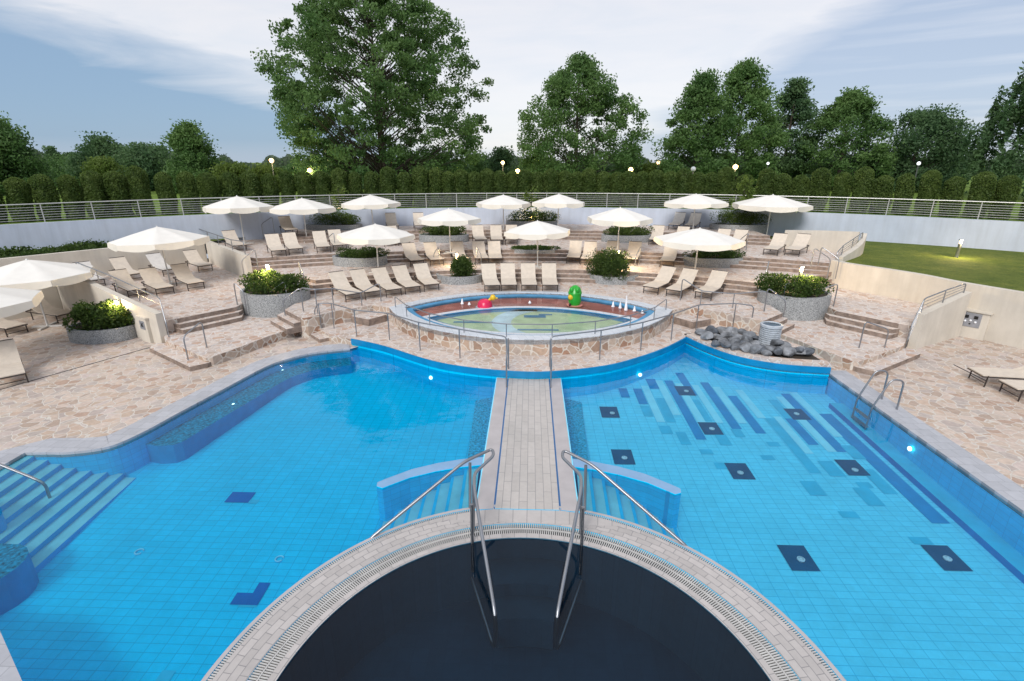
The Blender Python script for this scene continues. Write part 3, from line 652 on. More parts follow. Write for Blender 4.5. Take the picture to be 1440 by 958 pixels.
# small steps between plaza and concourse
for s in (-1, 1):
    q = [(-6.75, 18.4), (-5.95, 17.95), (-5.45, 18.6), (-6.1, 19.2)]
    if s > 0: q = [(-x, y+.1) for x, y in q][::-1]
    tag(MB().prism(q, .2, .50, mt=0, ms=1).build('plaza_step', [M['terrace'], M['riser']]), kind='structure')
def arcy(y0, Rr, x, cx=0): return y0-Rr+math.sqrt(Rr*Rr-(x-cx)**2)
def level(frontpts, z0, z1, left, right, xa, xb, name='terrace'):
    left = [(x+.16, y+.14) for x, y in left]
    poly = frontpts+right+warc(xb, xa, 20, 37.75)+left
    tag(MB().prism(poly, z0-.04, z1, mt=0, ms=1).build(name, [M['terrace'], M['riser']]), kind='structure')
TR = .33
for k in range(3):
    d = TR*k
    f = [(-13.12, 23.42+d*.6), (-11.6, 22.0+d), (-9.8, 21.1+d)]+[(x, arcy(23.42, 17.8, x, .3)+d) for x in np.linspace(-9.2, 9.6, 26)]+[(10.4, 21.2+d), (11.8, 22.0+d), (13.6, 22.9+d*.6)]
    level(f, AZ+.15*k, AZ+.15*(k+1), [(-17.7, 27.75), (-16.3, 26.36), (-14.5, 24.66)], [(14.1, 23.9), (16.1, 26.2)], -18.3, 18.0, 'terrace' if k == 2 else 'terrace_step')
for k in range(3):
    d = TR*k
    f = [(x, arcy(26.35, 30, x)+d) for x in np.linspace(-13.1, 13.9, 30)]
    level(f, 1.2+.15*k, 1.2+.15*(k+1), [(-17.7, 27.75), (-16.3, 26.36), (-14.5, 24.66)], [(16.1, 26.2)], -18.3, 18.0, 'terrace' if k == 2 else 'terrace_step')
for k in range(3):
    d = TR*k
    f = [(x, arcy(30.9, 44, x)+d) for x in np.linspace(-14.4, 13.4, 30)]
    level(f, 1.65+.15*k, 1.65+.15*(k+1), [], [], -14.4, 13.4, 'terrace' if k == 2 else 'terrace_step')

# ------------------------------------------------------------ walls
def wallobj(name, pts, t, z0, zt, m, label, cat='wall', parts=None):
    o = strip(pts, t, z0, 0, name, [m, m], zf=zt); tag(o, label, cat); return o
bw = warc(-31, 33.5, 60, WR)
wallobj('back_wall', bw, -.22, 1.0, [3.18]*len(bw), M['plasterblue'], 'long curved pale blue-grey back wall carrying the slatted railing')
wallobj('terrace_wall', [(-12.6, 16.5), (-14.0, 17.25), (-16.5, 18.65), (-19.7, 20.55)], .22, -.02, [1.12, 1.30, 1.62, 2.0], M['plaster'], 'cream wall sloping up behind the lower left planter, below the left terrace')
wallobj('terrace_wall', [(-19.8, 20.5), (-24.2, 13.8)], -.25, -.02, [2.0, 2.0], M['plaster'], 'cream wall behind the loungers of the lower left deck')
wallobj('terrace_wall', spline([(-13.2, 23.2), (-14.6, 24.6), (-16.4, 26.3), (-17.8, 27.7)], 4), -.25, .7, [1.92]*13, M['plaster'], 'cream side wall right of the left terrace, running back from the lamp planter')
wallobj('terrace_wall', [(-17.9, 27.75), (-21.6, 22.95), (-24.5, 19.2)], -.25, .7, [2.02, 2.04, 2.04], M['plaster'], 'cream wall behind the loungers of the left terrace, in front of ground cover')
wallobj('terrace_wall', [(12.95, 17.0), (15.5, 18.45)], -.25, -.02, [1.22, 1.66], M['plaster'], 'cream wall with short rail between the right stairs and the lower right deck')
lw = spline([(13.45, 23.3), (13.72, 22.5), (14.5, 21.4), (15.2, 20.2), (15.65, 18.9), (16.75, 16.95), (18.6, 14.0), (21, 10)], 4)
wallobj('retaining_wall', lw, .28, -.02, [1.86]*len(lw), M['plaster'], 'long cream retaining wall in front of the sloping lawn')
wallobj('terrace_wall', [(13.6, 28.3), (15.0, 27.3), (16.3, 26.35)], .22, 1.6, [2.55, 2.66, 2.72], M['plaster'], 'cream wall behind the two loungers at the right end of the third row')
wallobj('terrace_wall', spline([(13.95, 23.7), (14.9, 24.6), (15.8, 25.5), (16.4, 26.3)], 3), -.22, 1.0, [1.95, 2.0, 2.05, 2.1, 2.17, 2.24, 2.32, 2.42, 2.55, 2.68], M['plaster'], 'short cream wall with sloping top at the left end of the lawn')
# lawns
lawn = lw+[(37.4, 3)]+warc(39.2, 13.9, 20, 37.98)+[(13.7, 28.5), (16.4, 26.5), (14.0, 23.8)]
tag(MB().prism(lawn, None, 1.72).build('lawn', M['lawn']), kind='structure')
lg = [(-18.1, 27.9), (-14.6, 34.2)] + warc(-15, -34, 16, 37.98) + [(-24.7, 19.0), (-21.8, 23.1)]
tag(MB().prism(lg, None, 1.80).build('lawn', M['lawn']), kind='structure')

# thin drain channels in the paving
for k, (p, q) in enumerate(((at(-30, 557), at(218, 487)), (at(1340, 513), at(1386, 536)))):
    strip([p, q], .045, .0, .006, 'drain_channel', [M['slot'], M['slot']])['kind'] = 'structure'
# wall boxes
o = MB().box((0, 0, .43), (.62, .22, .86)).build('utility_box', M['plaster'])
o.location = (-13.45, 16.72, 0); o.rotation_euler = (0, 0, R(-30)); tag(o, 'cream utility box with small emblem plate on the sloping left wall', 'utility box')
MB().box((0, 0, .89), (.68, .27, .05)).build('lid', M['plaster'], o)
mb = MB().box((0, -.118, .62), (.34, .012, .30)); mb.build('plate', M['metalgrey'], o)
MB().add([(-.10, -.128, .56), (.10, -.128, .56), (.04, -.128, .64), (.10, -.128, .72), (0, -.128, .67), (-.10, -.128, .72), (-.04, -.128, .64)], [(0, 1, 2, 3, 4, 5, 6)]).build('emblem', M['toyblack'], o)
bx, by = at(1361, 475, 0)
o = MB().box((0, 0, .48), (.95, .24, .96)).build('utility_box', M['plaster'])
o.location = (bx+.05, by+.12, 0); o.rotation_euler = (0, 0, R(-52)); tag(o, 'cream utility box with grey socket panel against the right retaining wall', 'utility box')
MB().box((0, -.02, .985), (1.05, .32, .05)).build('lid', M['plaster'], o)
pn = MB().box((0, -.132, .66), (.55, .02, .50)).build('socket_panel', M['metalgrey'], o)
for a in (-.13, .13): MB().box((a, -.15, .77), (.11, .02, .11)).build('socket', M['toyblack'], pn)
MB().box((0, -.15, .52), (.05, .02, .04)).build('lock', M['toyblack'], pn)
for a, b_ in ((-.15, .60), (.0, .64), (.14, .60)): MB().ball((a, -.145, b_), .04, 10, 6).build('plug_cover', M['toywhite'], pn)

# ============================================================ KIDS POOL
tag(MB().prism(kidrim_o, .60, AZ+.03, [kidrim_i], mt=0, ms=1).build('kids_pool_rim', [M['rimtile'], M['rimtile']], uvf=lambda v: (v.x+v.y*.3, v.y)), kind='structure')
tag(MB().prism(eye(4.74, 15.53, 21.19, 18.7), .3, AZ-.04, [eye(4.45, 15.75, 20.95, 18.65)], mt=0, ms=0).build('kids_pool_edge', [M['kidblue']]), kind='structure')
tag(MB().prism(eye(4.46, 15.74, 20.96, 18.65), None, .60).build('kids_pool_floor', M['red']), kind='structure')
inner = eye(4.0, 15.82, 19.35, 17.7)
tag(MB().prism(inner, .5, .69, [eye(3.7, 16.0, 19.12, 17.65)], mt=0, ms=1).build('kids_pool_divider', [M['rimtile'], M['kidblue']], uvf=lambda v: (v.x, v.y)), kind='structure')
tag(MB().prism(eye(3.72, 15.98, 19.14, 17.65), .55, .612, [eye(3.35, 16.2, 18.9, 17.6)], mt=0, ms=0).build('kids_pool_step', [M['kidblue']]), kind='structure')
tag(MB().prism(eye(3.36, 16.19, 18.91, 17.6), None, .606).build('kids_pool_floor', M['green']), kind='structure')
tag(MB().prism(arc(.55, 17.5, 1.9, 95, 265, 20)+arc(.95, 17.45, 1.6, 245, 115, 16), None, .612).build('kids_pool_inlay', M['aqua']), kind='structure')
for (x, y, w_, h_) in ((.2, 18.2, .4, .3), (.3, 16.6, .7, .14), (-2.0, 17.4, .7, .16), (.6, 18.45, .25, .15)):
    tag(MB().prism([(x-w_, y-h_/2), (x+w_, y-h_/2), (x+w_, y+h_/2), (x-w_, y+h_/2)], None, .616).build('kids_pool_inlay', M['kidblue']), kind='structure')
tag(MB().prism(eye(4.45, 15.75, 20.95, 18.65), None, .665).build('kids_pool_water', M['kid_water']), kind='structure')
# toys
tx, ty = at(682, 431, .68)
t = empty('spray_toy', (tx, ty, .62), label='magenta round spray toy with a yellow head in the kids pool', cat='water toy'); t.scale = (.75, .75, .78)
MB().lathe([(.36, 0), (.40, .06), (.36, .28), (.24, .40), (.02, .44)], (0, 0, .02), 20).build('body', M['toyred'], t)
MB().tube([(.16, 0, .3), (.28, 0, .46), (.36, 0, .50)], .07, 8).build('neck', M['toyyellow'], t)
MB().ball((.42, 0, .54), .15, 14, 8).build('head', M['toyyellow'], t)
MB().tube([(.52, 0, .52), (.66, 0, .50)], .035, 8).build('spout', M['toyyellow'], t)
MB().lathe([(.52, 0), (.52, .05), (.46, .06)], (0, 0, 0), 24).build('base', M['coping'], t)
tx, ty = at(808, 428, .68)
t = empty('spray_toy', (tx, ty, .62), label='green domed spray figure with round eyes standing in the kids pool', cat='water toy'); t.scale = (.68, .68, .85)
MB().lathe([(.50, 0), (.50, .05), (.42, .06)], (0, 0, 0), 24).build('base', M['red'], t)
MB().lathe([(.30, .05), (.38, .25), (.36, .5), (.40, .62), (.30, .85), (.12, .96), (.01, .98)], (0, 0, 0), 20).build('body', M['toygreen'], t)
MB().ball((-.22, -.24, .80), .13, 12, 8).build('eye', M['toygreen'], t); MB().ball((.10, -.30, .80), .13, 12, 8).build('eye', M['toygreen'], t)
MB().ball((-.25, -.20, .45), .17, 12, 8, sc=(1, 1, .8)).build('muzzle', M['toyyellow'], t)
MB().ball((-.30, -.33, .12), .07, 10, 6).build('foot', M['toyblack'], t)
for i, (px, py, h, lab) in enumerate([(650, 427, .22, 'left of the magenta toy'), (660, 428, .10, 'tiny one just left of the magenta toy'), (745, 426, .10, 'at the middle of the red crescent'), (862, 431, .22, 'first right of the green figure'), (872, 433, .26, 'second right of the green figure'), (880, 436, .62, 'tallest one right of the green figure'), (892, 437, .20, 'right of the tallest one'), (903, 440, .12, 'nearest the right tip of the kids pool')]):
    x, y = at(px, py, .67); prof = [(.07, 0), (.045, h*.3), (.028, h*.75), (.006, h)]
    o = MB().lathe(prof, (0, 0, 0), 10).build('water_jet', M['toywhite']); o.location = (x, y, .66)
    tag(o, 'small white water jet in the kids pool, '+lab, 'water jet', 'bubbling jets in the kids pool')

# ============================================================ RAILINGS
def rail(name, label, pts, h=.9, posts=None, r=.021, zs=None, wires=0, m='steel', hs=None, group=None, rc=.14):
    """pts: base points (x, y, z). The first and last posts bend into the top bar."""
    o = empty(name, pts[0], label=label, cat='handrail', group=group)
    c = Vector(pts[0]); P = [Vector(p)-c for p in pts]; hs = hs or [h]*len(P)
    top = [p+Vector((0, 0, q)) for p, q in zip(P, hs)]
    line = [P[0]]+top+[P[-1]]
    MB().tube(roundc(line, rc), r).build('top_rail', M[m], o)
    for p, t_ in list(zip(P, top))[1:-1]:
        MB().tube([p, t_], r*.9).build('post', M[m], o)
    for k in range(wires):
        f = (k+1)/(wires+1)
        MB().tube([p.lerp(t_, f) for p, t_ in zip(P, top)], r*.45, 6).build('wire', M[m], o)
    return o
def U(a, b, label, h=.9, ha=None, hb=None): return rail('handrail', label, [at3(*a), at3(*b)], hs=[ha or h, hb or h], group='inverted U handrails on the terrace steps')
# on the left side
U((334, 429, .75), (347.6, 441, .45), 'steel handrail on the left terrace steps, against the left side of the granite lamp planter')
U((266, 512, .02), (291, 489, .30), 'steel handrail on the lowest left steps near the pool coping')
U((385, 441.6, .30), (405, 427, .75), 'steel handrail in front of the right half of the left lamp planter')
U((402.8, 454.8, .30), (426.8, 438, .75), 'steel handrail at the top of the concourse steps, right of the left lamp planter')
U((371, 336.8, 1.65), (386, 327, 2.1), 'dark thin handrail by the top steps near the back wall, far left')
U((430, 414, .75), (424, 396, 1.2), 'handrail at the left end of the first stepped row')
U((460.5, 361, 1.2), (472, 352, 1.65), 'short handrail left of the lens planter under the second left umbrella')
U((344.5, 394, 1.2), (363, 378, 1.65), 'steel handrail at the front end of the left side wall', h=.85)
U((611, 383, .80), (618, 372, 1.2), 'short handrail left of the small boulder shaped bush'); U((677, 384, .80), (671, 372, 1.2), 'short handrail right of the small boulder shaped bush')
U((832.5, 383, .80), (837, 372, 1.2), 'short handrail left of the glowing bush in the front planter'); U((892, 386, .80), (899, 372, 1.2), 'short handrail right of the glowing bush in the front planter')
# on the right side
U((1240.9, 500.4, .02), (1208, 489.5, .30), 'steel handrail on the lowest right steps, left of the cream wall')
U((1123.5, 443.5, .30), (1100, 429, .75), 'steel handrail in front of the left half of the right lamp planter')
U((1099.5, 457, .30), (1074.5, 438, .75), 'steel handrail at the top of the concourse steps, left of the right lamp planter')
U((1135, 443.5, .30), (1172, 431, .75), 'steel handrail on the right terrace steps, against the right side of the lamp planter')
U((1072.4, 412, .75), (1077, 395, 1.2), 'handrail at the right end of the first stepped row')
U((1037, 361.3, 1.2), (1049, 352, 1.65), 'short handrail right of the lens planter under the front right umbrella')
U((1174.7, 392, 1.2), (1150, 374, 1.65), 'steel handrail at the front end of the short wall by the lawn', h=.85)
U((1162.6, 392, 1.2), (1140, 376, 1.65), 'steel handrail behind the right lamp planter', h=.85)
# wall-top rails
rail('wall_railing', 'wired steel railing on top of the sloping left wall', [(-12.4, 16.30, .02), (-12.75, 16.72, 1.1), (-14.0, 17.4, 1.28), (-15.4, 18.2, 1.48), (-16.6, 18.85, 1.62), (-18.2, 19.8, 1.8)], hs=[.75, .48, .48, .48, .48, .42], wires=1)
rail('wall_railing', 'wired steel railing on top of the cream wall by the right stairs', [(12.75, 16.8, .02), (13.1, 17.0, 1.22), (14.2, 17.6, 1.42), (15.35, 18.25, 1.62)], hs=[.75, .5, .45, .35], wires=3)
rail('wall_railing', 'wired steel railing on the short wall beside the lawn', [(13.7, 23.4, 1.2), (14.2, 23.9, 1.97), (15.2, 24.9, 2.14), (16.2, 25.9, 2.42)], hs=[1.0, .45, .45, .35], wires=3)
rail('wall_railing', 'thin dark railing on top of the left side wall below the first umbrella', [(-13.3, 23.5, 1.92), (-14.6, 24.75, 1.92), (-16.2, 26.3, 1.92), (-17.6, 27.7, 1.92), (-19.2, 29.3, 1.82)], hs=[.6, .5, .5, .5, .6], wires=1)
# concourse upper rails above the curved stone walls
rail('handrail', 'upper railing above the curved stone wall left of the kids pool', [at3(426.8, 438, .75), at3(447, 441, .75), at3(470, 437, .75), at3(509, 430, .75), at3(536, 424, .75)], hs=[.9, .9, .85, .5, .75])
rail('handrail', 'upper railing above the curved stone wall right of the kids pool', [at3(1074.5, 437, .75), at3(1030, 433, .75), at3(984.7, 429, .75), at3(956.5, 422.6, .75)], hs=[.75, .55, .55, .9])
# plaza railings
lp = [at3(445.8, 466, .10), at3(452, 462, PZ), at3(470, 462, PZ), at3(501.7, 473, PZ)]
rail('plaza_railing', 'steel railing along the pool edge of the plaza, left of the bridge', lp+[at3(x, y, PZ) for x, y in ((548, 478), (591, 493), (647, 504), (712.5, 516))], hs=[.8, .95, .95, .95, .95, .95, .95, .95])
rail('plaza_railing', 'steel railing along the pool edge of the plaza, right of the bridge', [at3(x, y, PZ) for x, y in ((773, 516), (843, 506), (900.7, 493), (943.5, 479), (978.5, 464.4), (1030, 462), (1054.7, 466))], hs=[.95]*7)
rail('bridge_handrail', 'short sloping handrail at the far left end of the bridge', [(-.62, 13.2, .01), (-.60, 13.98, PZ)], hs=[.95, 1.0])
rail('bridge_handrail', 'short sloping handrail at the far right end of the bridge', [(.62, 13.2, .01), (.64, 13.98, PZ)], hs=[.95, 1.0])
rp = [eye(5.1, 15.3, 21.4, 18.7)[i] for i in range(0, 19)]
sel = [rp[i] for i in (0, 2, 4, 6, 8, 10, 12, 14, 16, 18)]
rail('rim_railing', 'low railing on the front rim of the kids pool', [(x, y, AZ+.03) for x, y in sel], hs=[.42]*10, r=.018)
# pool entry rails from ring into both pools
def free(name, label, lines, posts=(), r=.028, cat='handrail', group=None):
    o = empty(name, lines[0][0], label=label, cat=cat, group=group); c = Vector(lines[0][0])
    for ln in lines: MB().tube([p-c for p in roundc(ln, .16, 5)], r, 10).build('tube', M['steel'], o)
    for a, b in posts: MB().tube([Vector(a)-c, Vector(b)-c], r, 10).build('post', M['steel'], o)
    return o
for s in (-1, 1):
    w_ = 'left' if s < 0 else 'right'
    free('pool_handrail', 'long bent handrail from the %s bridge stairs down into the dark pool' % w_,
         [[(s*2.72, 6.98, -.12), (s*2.62, 7.02, 0.0), (s*1.15, 8.0, .88), (s*.66, 8.35, .95), (s*.62, 8.15, .93), (s*.80, 7.85, .90), (s*.92, 7.62, .90), (s*.90, 7.3, .86), (s*.44, 5.55, .02), (s*.42, 5.45, -.25), (s*.46, 5.6, -.75), (s*.92, 6.8, -.6)]],
         [((s*1.05, 7.86, 0), (s*1.05, 8.05, .83)), ((s*.92, 7.22, 0), (s*.91, 7.35, .85)), ((s*.92, 6.95, -.6), (s*.905, 7.0, .72))], group='entry rails beside the bridge')
o = free('pool_handrail', 'slanting steel handrail over the corner stairs at the far left of the pool', [[(-11.9, 8.35, .5), (-11.0, 8.42, .62), (-9.95, 8.5, -.02), (-9.75, 8.5, -.15), (-9.75, 8.5, -.8)]])
# ladder on the right
lx_ = 9.0
a1, a2 = at(1238, 564, .02), at(1260, 576, .02)
L_ = empty('pool_ladder', (9.0, 12.4, .02), label='steel grab rail ladder on the right pool edge', cat='ladder')
for yy in (12.15, 12.75):
    MB().tube(roundc([(.42, yy-12.4, 0), (.42, yy-12.4, .80), (.10, yy-12.4, .84), (-.22, yy-12.4, .0), (-.24, yy-12.4, -.75), (-.05, yy-12.4, -.8)], .16, 5), .023, 10).build('side_rail', M['steel'], L_)
for z in (-.28, -.52, -.76): MB().box((-.22, .05, z), (.10, .6, .03)).build('rung', M['steel'], L_)

# back fence
fp = warc(-30.5, 33, 58, WR+.10)
fe = empty('slatted_railing', (fp[0][0], fp[0][1], 3.18), label='long metal railing with horizontal bars on top of the back wall', cat='railing')
c0 = Vector((fp[0][0], fp[0][1], 3.18))
for k, z in enumerate((.12, .24, .36, .48, .60, .72)):
    MB().tube([Vector((x, y, 3.18+z))-c0 for x, y in fp], .011, 5).build('bar', M['fence'], fe)
MB().tube([Vector((x, y, 3.18+.88))-c0 for x, y in fp], .028, 8).build('top_rail', M['fence'], fe)
fpost = warc(-30.5, 33, 38, WR+.10)
for x, y in fpost:
    d = Vector((x-WC[0], y-WC[1])).normalized()
    MB().tube([Vector((x, y, 3.12))-c0, Vector((x+d.x*.0, y, 4.06))-c0], .026, 6).build('post', M['fence'], fe)

# ============================================================ PLANTERS AND SHRUBS
def leaves(n, size, fn, seed=0, aspect=1.6):
    """n quads; fn(rng, n) -> positions (n,3), optional normals"""
    g_ = np.random.default_rng(seed); p = fn(g_, n)
    a = g_.normal(size=(n, 3)); a /= np.linalg.norm(a, axis=1, keepdims=True)
    b = g_.normal(size=(n, 3)); b -= a*(a*b).sum(1, keepdims=True); b /= np.linalg.norm(b, axis=1, keepdims=True)
    s = size*g_.uniform(.6, 1.3, (n, 1)); a = a*s*aspect/2; b = b*s/2
    v = np.stack([p-a, p+b*.9, p+a, p-b*.9], 1).reshape(-1, 3)
    return v
def leafmesh(name, v, m):
    me = bpy.data.meshes.new(name); n = len(v)//4
    me.vertices.add(len(v)); me.vertices.foreach_set('co', v.astype(np.float32).ravel())
    me.loops.add(len(v)); me.loops.foreach_set('vertex_index', np.arange(len(v), dtype=np.int32))
    me.polygons.add(n); me.polygons.foreach_set('loop_start', np.arange(0, len(v), 4, dtype=np.int32)); me.polygons.foreach_set('loop_total', np.full(n, 4, np.int32))
    me.materials.append(m); me.update(calc_edges=True); return me
def lobject(name, v, m, parent=None):
    o = bpy.data.objects.new(name, leafmesh(name, v, m)); col.objects.link(o)
    if parent: o.parent = parent
    return o
def mound(a, b, h, seed, lumps=14):
    g0 = np.random.default_rng(seed); lc = []
    for _ in range(lumps):
        t = g0.uniform(0, 2*math.pi); r = math.sqrt(g0.uniform(0, .62))
        lc.append((a*r*math.cos(t), b*r*math.sin(t), h*g0.uniform(.35, .78)*(1-.45*r*r), g0.uniform(.26, .44)))
    lc = np.array(lc)
    def fn(g, n):
        i = g.integers(0, len(lc), n); d = g.normal(size=(n, 3)); d /= np.linalg.norm(d, axis=1, keepdims=True)
        rad = g.uniform(.72, 1.06, (n, 1)); sc = np.stack([lc[i, 3]*a, lc[i, 3]*b, lc[i, 3]*h*1.05], 1)
        p = lc[i, :3]+d*rad*sc; p[:, 2] = np.abs(p[:, 2]); return p
    return fn
def planter(label, shrublabel, cx, cy, rx, ry, z0, z1, sh=.45, seed=1, leaf=.05, m='shrub', n=5200, wavy=0, sname='shrub'):
    o = empty('stone_planter', (cx, cy, z0), label=label, cat='planter')
    ou = [(rx*math.cos(t), ry*math.sin(t)) for t in np.linspace(0, 2*math.pi, 40, endpoint=False)]
    inn = [(x*(1-.13/rx), y*(1-.13/ry)) for x, y in ou]
    MB().prism(ou, -.02, z1-z0, [inn], mt=0, ms=0).build('wall', M['granite'], o)
    MB().prism([(x*1.01, y*1.01) for x, y in inn], None, z1-z0-.08).build('soil', M['soil'], o)
    s = lobject(sname, leaves(n, leaf, mound(rx*.98, ry*.95, sh, seed, 22), seed), M[m])
    s.location = (cx, cy, z1-.10); tag(s, shrublabel, 'shrub')
    return o
def lens(pxl, pxr, pyb, z0, z1, depth=.75, **k):
    a, b = at(pxl, pyb-3, z0), at(pxr, pyb-3, z0); cx = (a[0]+b[0])/2; cy = (a[1]+b[1])/2
    rx = (b[0]-a[0])/2; f = at((pxl+pxr)/2, pyb, z0)
    return dict(cx=cx, cy=f[1]+depth, rx=rx, ry=depth, z0=z0, z1=z1, **k)
planter('grey granite planter with dark shrub on the lower left deck', 'dark green dense shrub in the lower left deck planter', -15.35, 17.05, 1.15, .78, 0, .48, sh=.95, seed=3, leaf=.075)
planter('tall round granite planter between the left stairs', 'broad shrub with a lamp in it, left granite planter', -10.25, 19.85, 1.32, 1.15, .28, 1.18, sh=.80, seed=4, leaf=.065)
planter('tall round granite planter between the right stairs', 'broad shrub with a lamp in it, right granite planter', 10.45, 20.15, 1.32, 1.15, .28, 1.18, sh=.80, seed=5, leaf=.065)
P = [
 ('lens shaped granite planter under the umbrella left of centre', 'dark juniper under the umbrella left of centre, front left', lens(466, 543, 376, 1.2, 1.62, .8, sh=.55, seed=6, m='shrub')),
 ('lens shaped granite planter under the front right umbrella', 'dark juniper under the front right umbrella', lens(963, 1046, 377, 1.2, 1.62, .8, sh=.5, seed=7, m='shrub')),
 ('low granite planter behind the centre left umbrella pole', 'dark juniper behind the centre left umbrella pole', lens(590, 660, 342, 1.65, 2.05, .7, sh=.7, seed=8, m='juniper')),
 ('low granite planter behind the centre right umbrella pole', 'dark juniper behind the centre right umbrella pole', lens(845, 915, 342, 1.65, 2.05, .7, sh=.65, seed=9, m='juniper')),
 ('low granite planter behind the middle front umbrella', 'sparse dark shrub behind the middle front umbrella', lens(718, 786, 365, 1.2, 1.66, .7, sh=.25, seed=10, m='shrub')),
 ('long granite planter by the back wall, left', 'spreading light green juniper by the back wall, left', lens(430, 512, 328, 1.95, 2.40, .8, sh=.95, seed=11, m='juniper')),
 ('long granite planter by the back wall, middle', 'spreading light green juniper by the back wall, middle', lens(712, 784, 321, 2.1, 2.5, .8, sh=.75, seed=12, m='juniper')),
 ('long granite planter by the back wall, right', 'spreading light green juniper by the back wall, right', lens(996, 1076, 328, 1.95, 2.42, .8, sh=.95, seed=13, m='juniper')),
]
for lab, sl, k in P: planter(lab, sl, **k)
def bowl(lab, sl, pxl, pxr, py, z0, z1, bw_, bh, seed, px=None):
    k = lens(pxl, pxr, py, z0, z1, .95)
    o = empty('stone_planter', (k['cx'], k['cy'], z0), label=lab, cat='planter')
    rx, ry = k['rx'], .95
    ou = [(rx*math.cos(t), ry*math.sin(t)) for t in np.linspace(math.pi, 2*math.pi, 24)]; inn = [(x*(1-.12/rx), y*(1-.12/ry)) for x, y in ou]
    MB().prism(ou+inn[::-1], -.02, z1-z0, mt=0, ms=0).build('wall', M['granite'], o)
    MB().prism(inn, None, z1-z0-.1).build('soil', M['soil'], o)
    s = lobject('bush', leaves(int(6500*max(1, bw_*1.6)), .048, mound(bw_, bw_*.8, bh, seed, 46), seed), M['shrub']); cx = at(px or (pxl+pxr)/2, py-8, z1)[0]
    s.location = (cx, k['cy']-.35, z1-.12); tag(s, sl, 'shrub')
bowl('open curved granite planter between the front left and centre loungers', 'small round boulder shaped bush between the front lounger groups', 611, 679, 401, .75, 1.1, .62, .95, 21, 646)
bowl('open curved granite planter between the centre and front right loungers', 'large round bush glowing yellow at the top between the front lounger groups', 829, 901, 401, .75, 1.1, 1.02, 1.25, 22, 862)
# sapling near the back wall, right and middle
def thin_tree(x, y, z, h, label, seed, n=500):
    o = empty('young_tree', (x, y, z), label=label, cat='tree')
    MB().tube([(0, 0, 0), (.03, 0, h*.5), (.0, .02, h)], .025, 6, r1=.01).build('trunk', M['bark'], o)
    g0 = np.random.default_rng(seed); tips = []; br = MB()
    for i in range(14):
        zz = h*(.3+.7*i/14); a = g0.uniform(0, 6.28); r = .75*(1-.6*i/14); e = (r*math.cos(a), r*math.sin(a), zz+.25)
        br.tube([(0, 0, zz), e], .008, 4)
        for t in (.45, .75, 1.): tips.append((e[0]*t, e[1]*t, zz+.25*t))
    br.build('branch', M['bark'], o); tips = np.array(tips)
    def fn(g, n): return tips[g.integers(0, len(tips), n)]+g.normal(0, .085, (n, 3))
    lobject('crown', leaves(n, .11, fn, seed), M['leafpale'], o)
x, y = at(1040, 314, 2.4); thin_tree(x, y, 2.3, 2.7, 'young light green tree in the back right planter', 31, 900)
x, y = at(746, 312, 2.4); thin_tree(x, y, 2.3, 1.9, 'sparse thin sapling in the middle back planter', 32, 260)
x, y = at(480, 312, 2.4); thin_tree(x, y, 2.3, 2.1, 'sparse thin sapling in the left back planter', 33, 200)
# ground cover left
def gc(g, n):
    t = g.uniform(0, 1, n); r = g.uniform(0, 1, n)
    a = np.array(((-18.3, 28.1), (-21.9, 23.3), (-25.3, 18.4))); k = np.clip(t*2, 0, 1.999).astype(int); f = t*2-k
    base = a[k]*(1-f)[:, None]+a[k+1]*f[:, None]; wd = 1.2+2.2*t
    base = base+np.stack([-wd*r*.85, wd*r*.55], 1)
    return np.column_stack([base, 1.82+np.abs(g.normal(0, .12, n))+.12*np.sin(base[:, 0]*3)])
tag(lobject('ground_cover', leaves(16000, .10, gc, 40), M['shrub']), kind='stuff', label='low leafy ground cover between the left terrace wall and the back wall', cat='ground cover')

# ============================================================ LAMPS
def point(loc, e, c=(1, .72, .38), r=.08):
    d = bpy.data.lights.new('lamp_light', 'POINT'); d.energy = e; d.color = c; d.shadow_soft_size = r
    o = bpy.data.objects.new('lamp_light', d); col.objects.link(o); o.location = loc; return o
def bollard(x, y, z, h, label, e, tilt=0):
    o = empty('bollard_lamp', (x, y, z), label=label, cat='garden lamp')
    MB().lathe([(.07, 0), (.07, h-.22), (.085, h-.20)], (0, 0, 0), 14).build('post', M['bollard'], o)
    MB().lathe([(.055, h-.20), (.06, h-.12), (.055, h-.05)], (0, 0, 0), 14).build('lens', M['lampglow'], o)
    MB().lathe([(.10, h-.05), (.10, h-.02), (.03, h)], (0, 0, 0), 14).build('cap', M['bollard'], o)
    l_ = point((.0, -.16, h-.1), e); l_.parent = o
    return o
bollard(-14.75, 17.28, .0, 1.35, 'short lamp glowing behind the lower left deck shrub, beside the wall', 90)
x, y = -10.7, 20.4; bollard(x, y, 1.1, .98, 'glowing bollard lamp standing in the left granite planter shrub', 120)
x, y = 10.85, 20.7; bollard(x, y, 1.1, .98, 'glowing bollard lamp standing in the right granite planter shrub', 120)
x, y = at(643, 373, 1.2); bollard(x, y, 1.2, .62, 'glowing bollard lamp behind the small boulder shaped bush', 30)
x, y = at(868, 376, 1.2); bollard(x, y-.1, 1.1, .95, 'glowing bollard lamp in the large round front bush', 90)
x, y = at(1345, 362, 1.72); bollard(x, y, 1.72, .85, 'steel bollard lamp standing on the lawn by the back wall', 90)
for px, py, nm in ((478, 316, 'left'), (747, 313, 'middle'), (1040, 313, 'right')):
    x, y = at(px, py, 2.3); bollard(x, y+.5, 2.25, .55, 'low lamp glowing behind the juniper of the back %s planter' % nm, 22)
